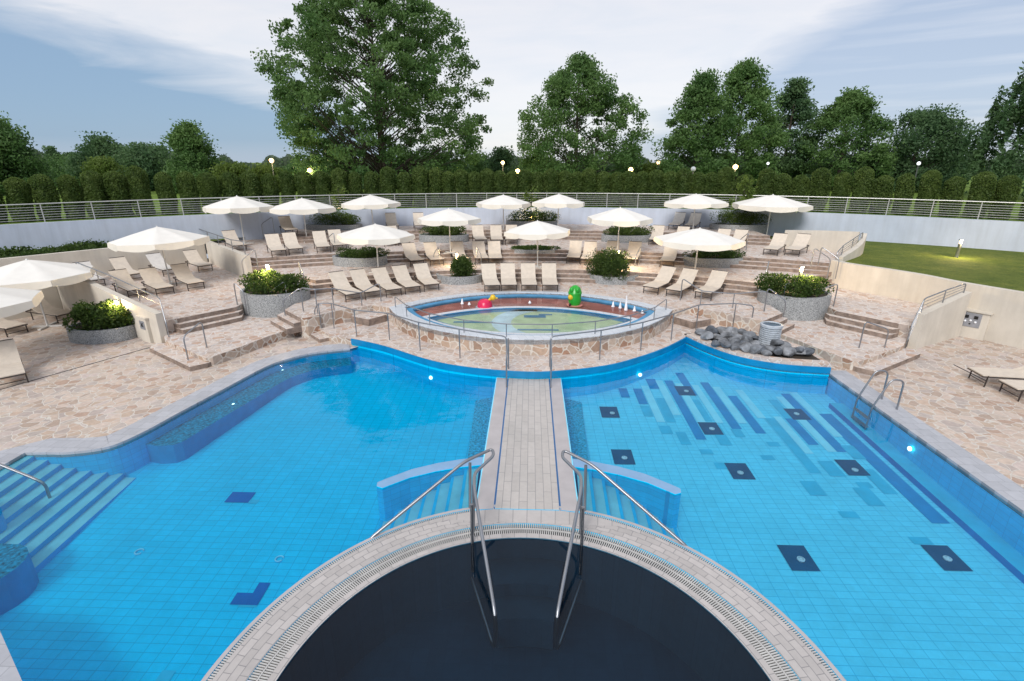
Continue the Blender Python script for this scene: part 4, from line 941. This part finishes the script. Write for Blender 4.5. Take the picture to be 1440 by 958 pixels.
gl = [(382, 226, 50, 1, 'pinkish globe lamp standing highest, left of the big tree'), (436, 240, 43.5, 1, 'bright warm globe lamp just above the hedge left of the big tree'), (707, 229, 55, 1, 'warm globe lamp high right of the big tree'), (728, 241, 43, 1, 'warm globe lamp just above the hedge right of the big tree'),
      (887, 239, 43.5, 1, 'warm globe lamp right of the second tree'), (926, 229, 58, 0, 'small globe lamp in the gap right of the second tree'), (975, 238, 43.5, 2, 'unlit pale blue globe lamp below the right tree group'), (1034, 235, 44, 1, 'warm globe lamp above the young light green tree'),
      (1080, 230, 60, 3, 'tiny white globe lamp far behind the hedge, right'), (1292, 230, 52, 3, 'white globe lamp low at the far right trees')]
for px, py, D, k, lab in gl:
    r_ = ray(px, py); t_ = D/math.hypot(r_[0], r_[1]); X_, Y_, Z_ = r_[0]*t_, r_[1]*t_, CAM_H+r_[2]*t_
    o = empty('globe_lamp', (X_, Y_, 3.0), label=lab, cat='street lamp', group='globe lamps beyond the hedge')
    MB().tube([(0, 0, 0), (0, 0, Z_-3.2)], .05, 8).build('pole', M['lamppole'], o)
    rr = .19 if k != 3 else .13
    MB().ball((0, 0, Z_-3.0), rr, 16, 10).build('globe', M[{1: 'lampglow', 0: 'lampglow', 2: 'fount', 3: 'lampwhite'}[k]], o)
    if k == 1: q = point((0, -.5, Z_-3.0), 110, (1, .75, .42), .2); q.parent = o
# pool lights
for i, (px, py, lab) in enumerate([(397, 522, 'left pool wall, near its far left curve'), (328, 570, 'left bench wall, smaller one'), (606, 531, 'under the plaza edge in the left pool'), (900, 527, 'under the plaza edge in the right pool'), (1273, 631, 'right pool wall below the ladder')]):
    z = -.34; x, y = at(px, py, z); o = MB().lathe([(.055, 0), (.055, .03), (.03, .04)], (0, 0, 0), 14).build('pool_lamp', M['lamppool'])
    if i == 4: x = 8.95; o.rotation_euler = (0, R(-90), 0)
    elif i in (2, 3): o.rotation_euler = (R(90), 0, 0)
    else: o.rotation_euler = (R(90), 0, R(60))
    o.location = (x, y, z); tag(o, 'small glowing underwater lamp, '+lab, 'pool lamp', 'underwater pool lamps')

# ============================================================ UMBRELLAS
def make_umbrella():
    o = empty('umbrella'); n = 8; r = 1.75; h = 2.5; he = 1.97
    mb = MB(); K = 5; S_ = 6; vs = []; fs = []
    for i in range(n):
        for j in range(S_):
            pass
    tot = n*S_
    def pt(i, t):
        a = 2*math.pi*i/tot; f = (i % S_)/S_; sag = 4*f*(1-f)
        ra = r/math.cos(0); am = 2*math.pi*((i//S_))/n
        p0 = Vector((math.cos(am), math.sin(am))); p1 = Vector((math.cos(am+2*math.pi/n), math.sin(am+2*math.pi/n)))
        q = p0.lerp(p1, f)*r*t
        q *= 1-.03*sag*t
        z = h-(h-he)*(t**1.08)-.045*sag*t*(1.2-t)
        return (q.x, q.y, z)
    for k in range(1, K+1):
        for i in range(tot): vs.append(pt(i, k/K))
    vs.append((0, 0, h)); top = len(vs)-1
    for i in range(tot): fs.append((top, i, (i+1) % tot))
    for k in range(K-1):
        for i in range(tot): a, b = k*tot+i, k*tot+(i+1) % tot; fs.append((a, a+tot, b+tot, b))
    mb.add(vs, fs); mb.build('canopy', M['canvas'], o, smooth=True)
    mv = MB(); vv = []
    for i in range(tot):
        f = (i % S_)/S_; q = pt(i, 1.0); vv.append((q[0], q[1], q[2]+.002)); vv.append((q[0]*1.012, q[1]*1.012, q[2]-.19-.09*4*f*(1-f)))
    mv.add(vv, [(2*i, 2*i+1, 2*((i+1) % tot)+1, 2*((i+1) % tot)) for i in range(tot)]); mv.build('valance', M['valance'], o)
    MB().tube([(0, 0, .05), (0, 0, h-.02)], .03, 10).build('pole', M['pole'], o)
    MB().lathe([(.035, 0), (.03, .03), (.01, .05)], (0, 0, h-.01), 10).build('finial', M['pole'], o)
    for i in range(n):
        a = 2*math.pi*i/n; e = Vector((math.cos(a)*r*.985, math.sin(a)*r*.985, he-.02))
        MB().tube([(0, 0, h-.08), e], .012, 5).build('rib', M['pole'], o)
        MB().tube([(0, 0, 1.72), (math.cos(a)*r*.5, math.sin(a)*r*.5, h-.30)], .009, 5).build('strut', M['pole'], o)
    MB().box((0, 0, .03), (.9, .09, .05)).build('base', M['pole'], o); MB().box((0, 0, .035), (.09, .9, .05)).build('base', M['pole'], o)
    return o
um = [((220, 319), (155, 280), (240, 400, .75), 'white umbrella over the loungers of the left terrace'),
      ((332, 276), (286, 380), (344, 343, 1.65), 'leftmost white umbrella of the back row, in front of the railing'),
      ((421, 279), (376, 470), (432, 340, 1.65), 'second white umbrella from left in the back row'),
      ((521, 276), (479, 563), (526, 328, 2.0), 'third white umbrella from left in the back row'),
      ((530, 323), (475, 585), (532.5, 384, 1.2), 'large white umbrella above the five front left loungers'),
      ((628, 294), (587, 672), (633.5, 356, 1.6), 'white umbrella left of centre in the middle row'),
      ((707, 274), (669, 746), (708, 327, 1.95), 'fourth white umbrella from left in the back row'),
      ((784, 273), (745, 822), (784, 328, 1.95), 'fifth white umbrella from left in the back row'),
      ((757, 317), (708, 804), (756, 376, 1.2), 'white umbrella directly behind the centre front loungers'),
      ((869, 292), (824, 915), (868, 357, 1.6), 'white umbrella right of centre in the middle row'),
      ((984, 321), (923, 1044), (976, 391, 1.0), 'large white umbrella above the three front right loungers'),
      ((977, 273), (931, 1021), (974, 328, 2.0), 'second white umbrella from right in the back row'),
      ((1084, 274), (1033, 1136), (1077, 336, 1.65), 'rightmost white umbrella of the back row'),
      ((18, 365), (-58, 101), (58, 462, 0), 'large white umbrella by the cream wall, upper one at the left edge'),
      ((-48, 418), (-130, 60), (-8, 500, 0), 'nearest white umbrella, half cut by the left edge of the photo')]
proto = make_umbrella()
# building the name->children map once keeps the copying loop fast
for i, (ap, (xl, xr), b, lab) in enumerate(um):
    X_, Y_ = at(*b); z0 = b[2]
    if i == 14: X_, Y_ = -16.9, 14.2
    if i == 13: X_, Y_ = -18.55, 18.2
    zt = hz(ap[0], ap[1], X_, Y_); h = min(2.75, max(2.2, zt-z0))
    dep = Y_*_cp+(CAM_H-(z0+h))*_sp; r_ = (xr-xl)/2/FPX*dep; r_ = min(2.15, max(1.6, r_))
    if i == 13: r_ = 1.95; h = 2.6
    if i == 14: r_ = 1.85; h = 2.6
    c = proto if i == 0 else copy_tree(proto)
    c.location = (X_, Y_, z0); c.scale = (r_/1.75, r_/1.75, h/2.5); c.rotation_euler = (R(rnd.uniform(-1.2, 1.2)), R(rnd.uniform(-1.2, 1.2)), R(rnd.uniform(0, 45)))
    tag(c, lab, 'umbrella', 'white parasols round the pool')

# ============================================================ LOUNGERS
def make_lounger(slm):
    o = empty('sun_lounger'); Lh = 1.95; W = .64; zs = .34; hy = 1.12; ang = R(33)   # foot at y=0, head at +y
    MB().box((0, hy/2, zs), (W+.01, hy+.02, .026)).build('seat_sling', M[slm], o)
    bl = Lh-hy; mb = MB(); 
    pts = [(hy+.005, zs+.006), (hy+.28, zs+.13), (hy+.56, zs+.34), (hy+.80, zs+.555)]
    v = []
    for y, z in pts: v += [(-W/2-.004, y, z), (W/2+.004, y, z)]
    for y, z in pts: v += [(-W/2-.004, y+.012, z-.026), (W/2+.004, y+.012, z-.026)]
    f = [(0, 1, 3, 2), (2, 3, 5, 4), (4, 5, 7, 6), (10, 11, 9, 8), (12, 13, 11, 10), (14, 15, 13, 12), (6, 7, 15, 14), (0, 2, 10, 8), (2, 4, 12, 10), (4, 6, 14, 12), (3, 1, 9, 11), (5, 3, 11, 13), (7, 5, 13, 15)]
    mb.add(v, f).build('backrest_sling', M[slm], o, smooth=True)
    fr_ = MB()
    for s in (-1, 1):
        fr_.tube([(s*(W/2-.01), 0, zs-.035), (s*(W/2-.01), Lh-.05, zs-.035)], .021, 6)
    fr_.tube([(-W/2, 0.0, zs-.035), (W/2, 0.0, zs-.035)], .021, 6); fr_.tube([(-W/2, Lh-.05, zs-.01), (W/2, Lh-.05, zs-.01)], .02, 6)
    fr_.build('frame', M['frame'], o)
    bf = MB()
    for s in (-1, 1): bf.tube([(s*(W/2-.014), y+.01, z-.036) for y, z in pts], .014, 6)
    bf.tube([(-W/2+.01, pts[-1][0], pts[-1][1]), (W/2-.01, pts[-1][0], pts[-1][1])], .016, 6)
    for s in (-1, 1): bf.tube([(s*(W/2-.06), hy+.42, zs+.22), (s*(W/2-.06), hy+.60, zs-.01)], .012, 5)
    bf.build('backrest_frame', M['frame'], o)
    for s in (-1, 1):
        for y in (.12, Lh-.35): MB().tube([(s*W/2, y, zs), (s*W/2, y-.02, 0.0)], .020, 6).build('leg', M['frame'], o)
    MB().tube([(-W/2, .12, .10), (W/2, .12, .10)], .013, 5).build('stretcher', M['frame'], o)
    return o
def rawfull(fx, fy, hx, hy_, z):
    a = at(fx, fy, z+.33); b = at(hx, hy_, z+.88); return math.atan2(b[1]-a[1], b[0]-a[0])-math.pi/2
ordn = ['first', 'second', 'third', 'fourth', 'fifth', 'sixth', 'seventh']
rows = [
 (.75, 'from left in the front row left of the kids pool', 'loungers of the front left row', 0, [(498, 413, 482.6, 389), (525, 409.5, 512, 386), (554.5, 406.6, 544.6, 381), (581, 403, 568.6, 381), (607.5, 399.6, 599, 375)]),
 (.75, 'from left in the front row behind the kids pool', 'loungers of the centre front row', 0, [(692.6, 401, 688.4, 373.6), (716, 400.5, 713.8, 373), (744.5, 400.5, 743, 372), (773.9, 400.5, 772.4, 372)]),
 (.75, 'from left in the front row right of kids pool', 'loungers of the front right row', 0, [(914.4, 403.5, 931.3, 382), (947.3, 407.8, 962.3, 382), (988.5, 411, 1004.5, 383.8)]),
 (1.2, 'from left, second row, left of middle front umbrella', 'loungers of the second row, left half', 0, [(587, 366, 583, 346), (615, 365, 607, 346), (649.5, 364, 646, 343.5), (678, 363, 675.8, 343), (697, 363, 695.5, 342.5)]),
 (1.2, 'from left, second row, right of middle front umbrella', 'loungers of the second row, right half', 0, [(806, 362, 809, 340.6), (826, 364, 831, 343.5), (857, 363, 860, 343.5), (887, 364, 890, 343.5), (938, 367, 944.5, 346)]),
 (1.65, 'from left in the third row, left part', 'loungers of the third row, left', 0, [(337, 345, 320, 327), (392, 352, 380, 331.8), (416, 349.5, 407.7, 330), (455, 347, 448.8, 328.5), (478, 344.4, 476, 325.6)]),
 (1.65, 'from left in the third row, centre part', 'loungers of the third row, centre', 0, [(549, 338, 542, 322), (569, 337, 562.4, 322), (677, 337, 675, 319), (699, 337, 697, 319), (719, 336.5, 718, 317)]),
 (1.65, 'from left in the third row, right part', 'loungers of the third row, right', 0, [(921, 337, 927, 318.7), (953, 339, 958, 321), (1009, 343, 1015.7, 324), (1031, 344, 1037, 325.7), (1083.7, 350.5, 1095, 331), (1114, 351, 1127, 331)]),
 (2.1, 'from left in the back row against the blue-grey wall', 'loungers of the back row', 0, [(410, 323, 405, 308.8), (553, 317.5, 553, 302), (591, 317, 588, 302), (948, 316, 955, 300), (970.6, 317, 977.7, 301)]),
 (.75, 'from left on the left terrace behind the sloping wall', 'loungers of the left terrace', 1, [(134.4, 393.7, 115.4, 373.3), (188.7, 385.5, 165.6, 366.5), (192.8, 407, 170, 385.5), (232, 404.5, 207.7, 378.7), (240, 378.7, 224, 358.4), (275.6, 397.7, 259, 373.3), (289, 373.3, 273, 354.3)]),
 (0, 'from the planter on the lower left deck', 'loungers of the lower left deck', 0, [(93.7, 441, 66.5, 419.5), (24, 459, 0, 438), (14, 529, -42, 493)]),
 (0, 'from the wall on the lower right deck', 'loungers of the lower right deck', 0, [(1372, 523, 1470, 500), (1418, 541.5, 1540, 515)]),
]
pa = make_lounger('sling'); pb = make_lounger('slingpale'); used = set()
for z, lab, grp, mixk, lst in rows:
    raw = []
    for (fx, fy, hx, hy_) in lst:
        a = at(fx, fy, z+.33); b = at(hx, hy_, z+.88); q = math.atan2(b[1]-a[1], b[0]-a[0])-math.pi/2
        raw.append((a[0], max(R(-38), min(R(38), q))))
    xs, qs = np.array(raw).T; fit = np.polyfit(xs, qs, 1) if len(xs) > 3 else (0, 0)
    if len(xs) == 3 and z > .5: fit = (0, qs.mean())
    for i, (fx, fy, hx, hy_) in enumerate(lst):
        a = at(fx, fy, z+.33); b = at(hx, hy_, z+.88)
        an = float(np.polyval(fit, a[0]))+rnd.uniform(-.03, .03)
        if lst[0][0] > 1300: an = R(-97) if i == 0 else R(-95)
        if mixk: an = float(np.median([rawfull(*q, z) for q in lst]))+rnd.uniform(-.05, .05)
        if grp.endswith('lower left deck'): an = (rawfull(*lst[0], z), rawfull(*lst[0], z), R(48))[i]
        pale = (mixk and i in (0, 4)) or (z == 2.1 and i > 2)
        p_ = pb if pale else pa
        if p_ in used: c = copy_tree(p_)
        else: c = p_; used.add(p_)
        c.location = (a[0], a[1], z+.004); c.rotation_euler = (0, 0, an)
        tag(c, '%s sun lounger, %s %s' % ('pale grey' if pale else 'beige', ordn[i], lab), 'sun lounger', grp)

# ============================================================ ROCK FOUNTAIN
fx, fy = 7.9, 16.25
o = empty('fountain_column', (fx, fy, .2), label='ribbed round fountain column standing behind the grey rocks', cat='fountain'); o.scale = (.86, .86, .9)
pr = [(.36, 0)]
for k in range(9): z = .12+.075*k; pr += [(.33, z), (.375, z+.02), (.375, z+.055), (.33, z+.075)]
pr += [(.40, .82), (.40, .90), (.33, .92), (.31, .86)]
MB().lathe(pr, (0, 0, 0), 28).build('column', M['fount'], o)
MB().lathe([(.31, 0), (.05, .03), (.01, .03)], (0, 0, .885), 24).build('water_top', M['dark_water'], o)
def rock(seed, s):
    bm = bmesh.new(); bmesh.ops.create_icosphere(bm, subdivisions=3, radius=1)
    g = random.Random(seed); ds = [(Vector((g.gauss(0, 1), g.gauss(0, 1), g.gauss(0, 1))).normalized(), g.uniform(.55, .85)) for _ in range(9)]
    for v in bm.verts:
        for d, k in ds:
            q = v.co.dot(d)
            if q > k: v.co -= d*(q-k)*.85
        v.co = Vector((v.co.x*s[0], v.co.y*s[1], v.co.z*s[2]))
    me = bpy.data.meshes.new('boulder'); bm.to_mesh(me); bm.free(); me.materials.append(M['rock'])
    me.polygons.foreach_set('use_smooth', [True]*len(me.polygons)); me.set_sharp_from_angle(angle=R(28)); return me
rk = [('back row of the rock pile', [(985, 470), (1000, 468), (1016, 468), (1030, 469), (1044, 470), (1052, 474), (1065, 478)]),
      ('second row of the rock pile', [(994, 477), (1008, 476), (1022, 476), (1037, 478), (1049, 481), (1060, 487), (1090, 487), (1103, 489)]),
      ('third row of the rock pile', [(1006, 485), (1018, 483), (1033, 484), (1046, 487), (1070, 493), (1084, 494), (1098, 494), (1113, 495), (1126, 495)]),
      ('front row of the rock pile', [(1020, 490), (1034, 492), (1049, 495), (1062, 498), (1078, 500), (1093, 500), (1108, 500), (1122, 500), (1136, 499)])]
sd_ = 50
for rname, lst in rk:
    for i, (px, py) in enumerate(lst):
        sd_ += 1; g = random.Random(sd_); s = g.uniform(.16, .27); X_, Y_ = at(px, py-(5 if 'front' in rname else 2), .42)
        o = bpy.data.objects.new('boulder', rock(sd_, (s*g.uniform(.95, 1.5), s, s*g.uniform(.6, .8)))); col.objects.link(o)
        o.location = (X_, Y_, .38+g.uniform(0, .10)); o.rotation_euler = (g.uniform(-.2, .2), g.uniform(-.2, .2), g.uniform(0, 3))
        tag(o, 'grey boulder, %s from left in the %s' % (['first', 'second', 'third', 'fourth', 'fifth', 'sixth', 'seventh', 'eighth', 'ninth'][i], rname), 'boulder', 'boulders of the fountain rock pile')
tag(MB().prism([(p[0], p[1]+.25) for p in rockedge]+[(8.9, 15.6), (8.0, 17.0), (6.2, 17.6)], .2, .27, mt=0, ms=0).build('rock_bed', M['soil']), kind='structure')

# ============================================================ HEDGE
def thuja_fn(h, r):
    def fn(g, n):
        z = g.uniform(0, 1, n)**.9; prof = np.minimum(1, np.sqrt(np.clip((1-z)*9, 0, 1)))*(0.86+.14*np.sin(z*3))
        a = g.uniform(0, 2*math.pi, n); rr = r*prof*(1-.28*g.uniform(0, 1, n)**2)*(1+.10*np.sin(a*3+z*7))
        return np.column_stack([rr*np.cos(a), rr*np.sin(a), z*h])
    return fn
tmesh = []
for k in range(5):
    g = random.Random(k); h = 2.5*g.uniform(.94, 1.06); r = .53*g.uniform(.93, 1.04)
    core = MB().lathe([(r*.55, 0), (r*.72, h*.3), (r*.7, h*.7), (r*.35, h*.93), (.01, h*.97)], (0, 0, 0), 10).build('core_tmp', M['thuja'])
    cme = core.data; cme.name = 'thuja_core'; bpy.data.objects.remove(core)
    tmesh.append((leafmesh('thuja_leaves', leaves(4200, .065, thuja_fn(h, r), 100+k, 2.0), M['thuja']), cme))
hp = []; a = 178.0-math.degrees(.0); rr = WR+3.2
step = math.degrees(1.06/rr); a = 144.0; i = 0
words = 'one two three four five six seven eight nine ten eleven twelve thirteen fourteen fifteen sixteen seventeen eighteen nineteen'.split()
while a > 27:
    g = rnd.uniform(-.05, .05)
    x, y = WC[0]+(rr+g)*math.cos(R(a)), WC[1]+(rr+g)*math.sin(R(a))
    lm, cme = tmesh[i % 5 if i % 7 else rnd.randrange(5)]
    o = bpy.data.objects.new('thuja', cme); col.objects.link(o)
    q = bpy.data.objects.new('foliage', lm); col.objects.link(q); q.parent = o
    o.location = (x, y, 2.98); o.rotation_euler = (rnd.uniform(-.03, .03), rnd.uniform(-.03, .03), rnd.uniform(0, 6.28))
    gap = abs(a-88) > 14
    s = rnd.uniform(.86, 1.08) if gap else rnd.uniform(.98, 1.03)
    o.scale = (s, s, rnd.uniform(.92, 1.06) if gap else rnd.uniform(.97, 1.01))
    tag(o, 'dark clipped thuja column in the hedge behind railing, number %d from left' % (i+1), 'hedge shrub', 'clipped thuja hedge behind the railing')
    a -= step*(rnd.choice([1, 1, 1.02, 1.08, 1.16]) if gap else .86); i += 1

# ============================================================ TREES
def tree(label, x, y, H, W, seed, n=9000, m='leaf', leaf=.26, shape='round', zb=.12, trunk=.3, name='broadleaf_tree', clumps=110, cr=None, z0=3.0, fork=1):
    o = empty(name, (x, y, z0), label=label, cat='tree')
    g = np.random.default_rng(seed); cl = []
    hb = H*zb
    while len(cl) < clumps:
        t = g.uniform(0, 1); a = g.uniform(0, 2*math.pi)
        if shape == 'round': pr_ = math.sqrt(max(0, 1-((t-.36)/.66)**2)) if t > .36 else .80+.20*t/.36
        elif shape == 'peak': pr_ = (max(0, 1-((t-.28)/.73)**1.9) if t > .28 else .78+.22*t/.28)
        elif shape == 'cone': pr_ = (1-t)**.62*.98+.03
        elif shape == 'oval': pr_ = math.sin(math.pi*min(1, t*.86+.12))**.7
        else: pr_ = (1-t)**.5*.9+.1
        pr_ *= 1+.14*math.sin(a*3+seed)+.10*math.sin(a*5+t*9+seed*2)
        r = W/2*pr_*g.uniform(.25, 1.0)**.55*.93
        cl.append((r*math.cos(a), r*math.sin(a), hb+(H-hb)*t*.97))
    cl = np.array(cl); c_r = cr or W*.075
    # limbs
    tb = MB(); fh = H*.16
    tb.tube([(0, 0, 0), (.04*H*.1, 0, fh), (0, .02*H*.1, H*.5), (0, 0, H*.88)], trunk, 8, r1=.04); tb.build('trunk', M['bark'], o)
    lb = MB()
    for c in cl[:int(clumps*.38)]:
        zz = max(fh*.6, c[2]-math.hypot(c[0], c[1])*.75); zz = min(zz, H*.8)
        mid = (c[0]*.5, c[1]*.5, zz+(c[2]-zz)*.42)
        lb.tube([(0, 0, zz), mid, tuple(c)], trunk*.15, 4, r1=.01)
    lb.build('limb', M['bark'], o)
    def fn(g, n):
        i = g.integers(0, len(cl), n); d = np.clip(g.normal(0, 1, (n, 3)), -1.7, 1.7); s = c_r*(.55+.75*((i*37) % 11)/11)
        return cl[i]+d*s[:, None]*np.array([1, 1, .62])
    lobject('crown', leaves(int(n*1.75), leaf*.68, fn, seed), M[m], o)
    return o
def tpos(px, D):
    r_ = ray(px, 228); return r_[0]/r_[1]*D, D
def tsize(pxl, pxr, top, D):
    X_ = tpos((pxl+pxr)/2, D); dep = D*_cp; w_ = (pxr-pxl)/FPX*(D*_cp+.3); H_ = hz((pxl+pxr)/2, top, *X_)-3.0
    return X_[0], X_[1], H_, w_
def T(label, pxl, pxr, top, D, seed, **k):
    x, y, H_, w_ = tsize(pxl, pxr, top, D); w_ *= 1.12 if k.get('shape') == 'peak' else 1.02; return tree(label, x, y, H_, w_, seed, **k)
T('huge broad oak-like tree towering over the hedge left of centre', 386, 688, -24, 47, 1, n=58000, leaf=.23, clumps=680, trunk=.42, zb=.08, cr=.44)
T('tall roundish tree right of centre behind the hedge', 727, 892, 78, 56, 2, n=24000, leaf=.25, clumps=280, shape='peak', zb=.10, cr=.5)
T('tall double topped tree, left one of the right group', 932, 1022, 104, 57, 3, n=12000, leaf=.27, clumps=130, shape='peak', zb=.05, cr=.55)
T('tallest tree of the right group with pointed top', 985, 1082, 84, 60, 4, n=16000, leaf=.27, clumps=170, shape='peak', zb=.05, cr=.55)
T('slender dark tree in the middle of the right group', 1066, 1140, 112, 64, 5, n=11000, leaf=.29, clumps=110, shape='peak', m='leafdark', zb=.05, cr=.55)
T('lighter green broad tree in the right group', 1122, 1242, 128, 62, 6, n=15000, leaf=.28, clumps=170, shape='peak', zb=.03, cr=.58)
T('lowest broad tree at the right end of the group', 1220, 1348, 156, 60, 7, n=15000, leaf=.27, clumps=130, shape='round', zb=.05, cr=.7, m='leafdark')
T('dense conical tree at the left edge of the photo', -60, 62, 166, 50, 8, n=20000, leaf=.26, clumps=170, shape='cone', zb=.0, cr=.7, m='leaf')
T('dark tree with feathery top left of the conical tree', 112, 178, 194, 60, 9, n=8000, leaf=.28, clumps=70, shape='oval', zb=0, cr=.65, m='leafdark')
T('rounded dark tree in the left background', 162, 236, 204, 58, 10, n=8000, leaf=.28, clumps=70, shape='round', zb=0, cr=.65, m='leafdark')
T('compact conical tree left of the big tree', 232, 312, 174, 54, 11, n=15000, leaf=.24, clumps=120, shape='cone', zb=.0, cr=.55)
T('small pale weeping bush above the hedge at the left', 120, 168, 222, 50, 12, n=3500, leaf=.2, clumps=40, shape='round', zb=0, m='leafpale', cr=.4)
T('dark spruce top showing between the left trees', 60, 92, 206, 75, 13, n=2600, leaf=.3, clumps=40, shape='cone', zb=0, m='leafdark', cr=.35)
T('second dark spruce top between the left trees', 84, 118, 214, 78, 14, n=2600, leaf=.3, clumps=40, shape='cone', zb=0, m='leafdark', cr=.35)
T('slim spruce beside the compact conical tree', 218, 242, 204, 70, 15, n=2400, leaf=.28, clumps=36, shape='cone', zb=0, m='leafdark', cr=.3)
k = 20
for pxl, pxr, top, D, m_, lab in [(300, 345, 236, 52, 'leafpale', 'pale green bush right of the compact conical tree'), (340, 400, 238, 56, 'leafpale', 'pale green bush behind the first globe lamp'), (395, 450, 232, 60, 'leaf', 'bush under the left flank of the big tree'), (440, 510, 224, 62, 'leafdark', 'dark bush below the big tree, left'),
      (505, 590, 226, 64, 'leafdark', 'dark bush below the big tree, middle'), (585, 660, 226, 64, 'leafdark', 'dark bush below the big tree, right'), (655, 700, 222, 66, 'leaf', 'bush right of the big tree'), (690, 720, 210, 60, 'leafdark', 'small dark tree by the second pair of globe lamps'),
      (720, 790, 230, 66, 'leaf', 'bush below the second tree, left'), (790, 870, 232, 66, 'leafdark', 'bush below the second tree, right'), (862, 905, 215, 62, 'leaf', 'small tree at the right foot of the second tree'), (895, 945, 232, 60, 'leafpale', 'pale bush in the gap right of the second tree'),
      (940, 1040, 225, 66, 'leafdark', 'dark undergrowth below the right group, left'), (1030, 1130, 222, 70, 'leafdark', 'dark undergrowth below the right group, middle'), (1120, 1230, 222, 68, 'leafdark', 'dark undergrowth below the right group, right'), (1225, 1320, 222, 66, 'leaf', 'undergrowth at the end of the right group'),
      (1300, 1362, 214, 72, 'leafdark', 'distant dark bush left of the weeping tree'), (60, 130, 224, 66, 'leaf', 'bush above the hedge at the far left'), (150, 235, 226, 66, 'leaf', 'bush below the rounded dark tree')]:
    T(lab, pxl, pxr, top, D, k, n=int(3500*(pxr-pxl)/60)+1500, leaf=.26, clumps=60, shape='round', zb=0, m=m_, cr=.55, name='bush' if top > 218 else 'broadleaf_tree'); k += 1
# weeping tree at the right edge
def weeping(label, x, y, H, W, seed):
    o = empty('weeping_willow', (x, y, 3.0), label=label, cat='tree'); g = np.random.default_rng(seed)
    MB().tube([(0, 0, 0), (.1, 0, H*.4), (0, 0, H*.9)], .4, 8, r1=.1).build('trunk', M['bark'], o)
    st = []; lb = MB()
    for i in range(230):
        t = g.uniform(0, 1)**.8; a = g.uniform(0, 2*math.pi); r = W/2*math.sqrt(g.uniform(.05, 1))*(1-.62*t**1.6); z = H*(.22+.78*t)*g.uniform(.9, 1)
        ln = g.uniform(1.2, 3.6); z1 = max(.3, z-ln)
        st.append((r*math.cos(a), r*math.sin(a), z, z1, g.uniform(-.3, .3), g.uniform(-.3, .3)))
        if i % 4 == 0: lb.tube([(0, 0, z*.6), (r*.6*math.cos(a), r*.6*math.sin(a), z*.95), (r*math.cos(a), r*math.sin(a), z)], .04, 4, r1=.01)
    lb.build('limb', M['bark'], o); st = np.array(st)
    def fn(g, n):
        i = g.integers(0, len(st), n); t = g.uniform(0, 1, n)
        z = st[i, 2]+(st[i, 3]-st[i, 2])*t; o_ = g.normal(0, .16, (n, 3))*(.5+.8*(1-t))[:, None]
        return np.column_stack([st[i, 0]*(1+.05*t)+st[i, 4]*t, st[i, 1]*(1+.05*t)+st[i, 5]*t, z])+o_
    lobject('crown', leaves(34000, .16, fn, seed, 2.4), M['leafdark'], o)
x, y, H_, w_ = tsize(1372, 1570, 48, 46); weeping('weeping willow with drooping strands at the right edge', x, y, H_, w_, 77)
# far wood on the horizon
def fw(g, n):
    a = g.uniform(R(-62), R(60), n); D = g.uniform(150, 190, n); k_ = 1.6+3.6*(.55+.45*np.sin(a*23)*np.sin(a*57+1))
    z = 3.0+g.uniform(0, 1, n)**.8*(k_+.6*np.sin(a*190))
    return np.column_stack([D*np.sin(a), D*np.cos(a), z])
tag(lobject('far_wood', leaves(60000, .8, fw, 9), M['leaffar']), kind='stuff', label='far dark line of woods on the horizon', cat='wood')
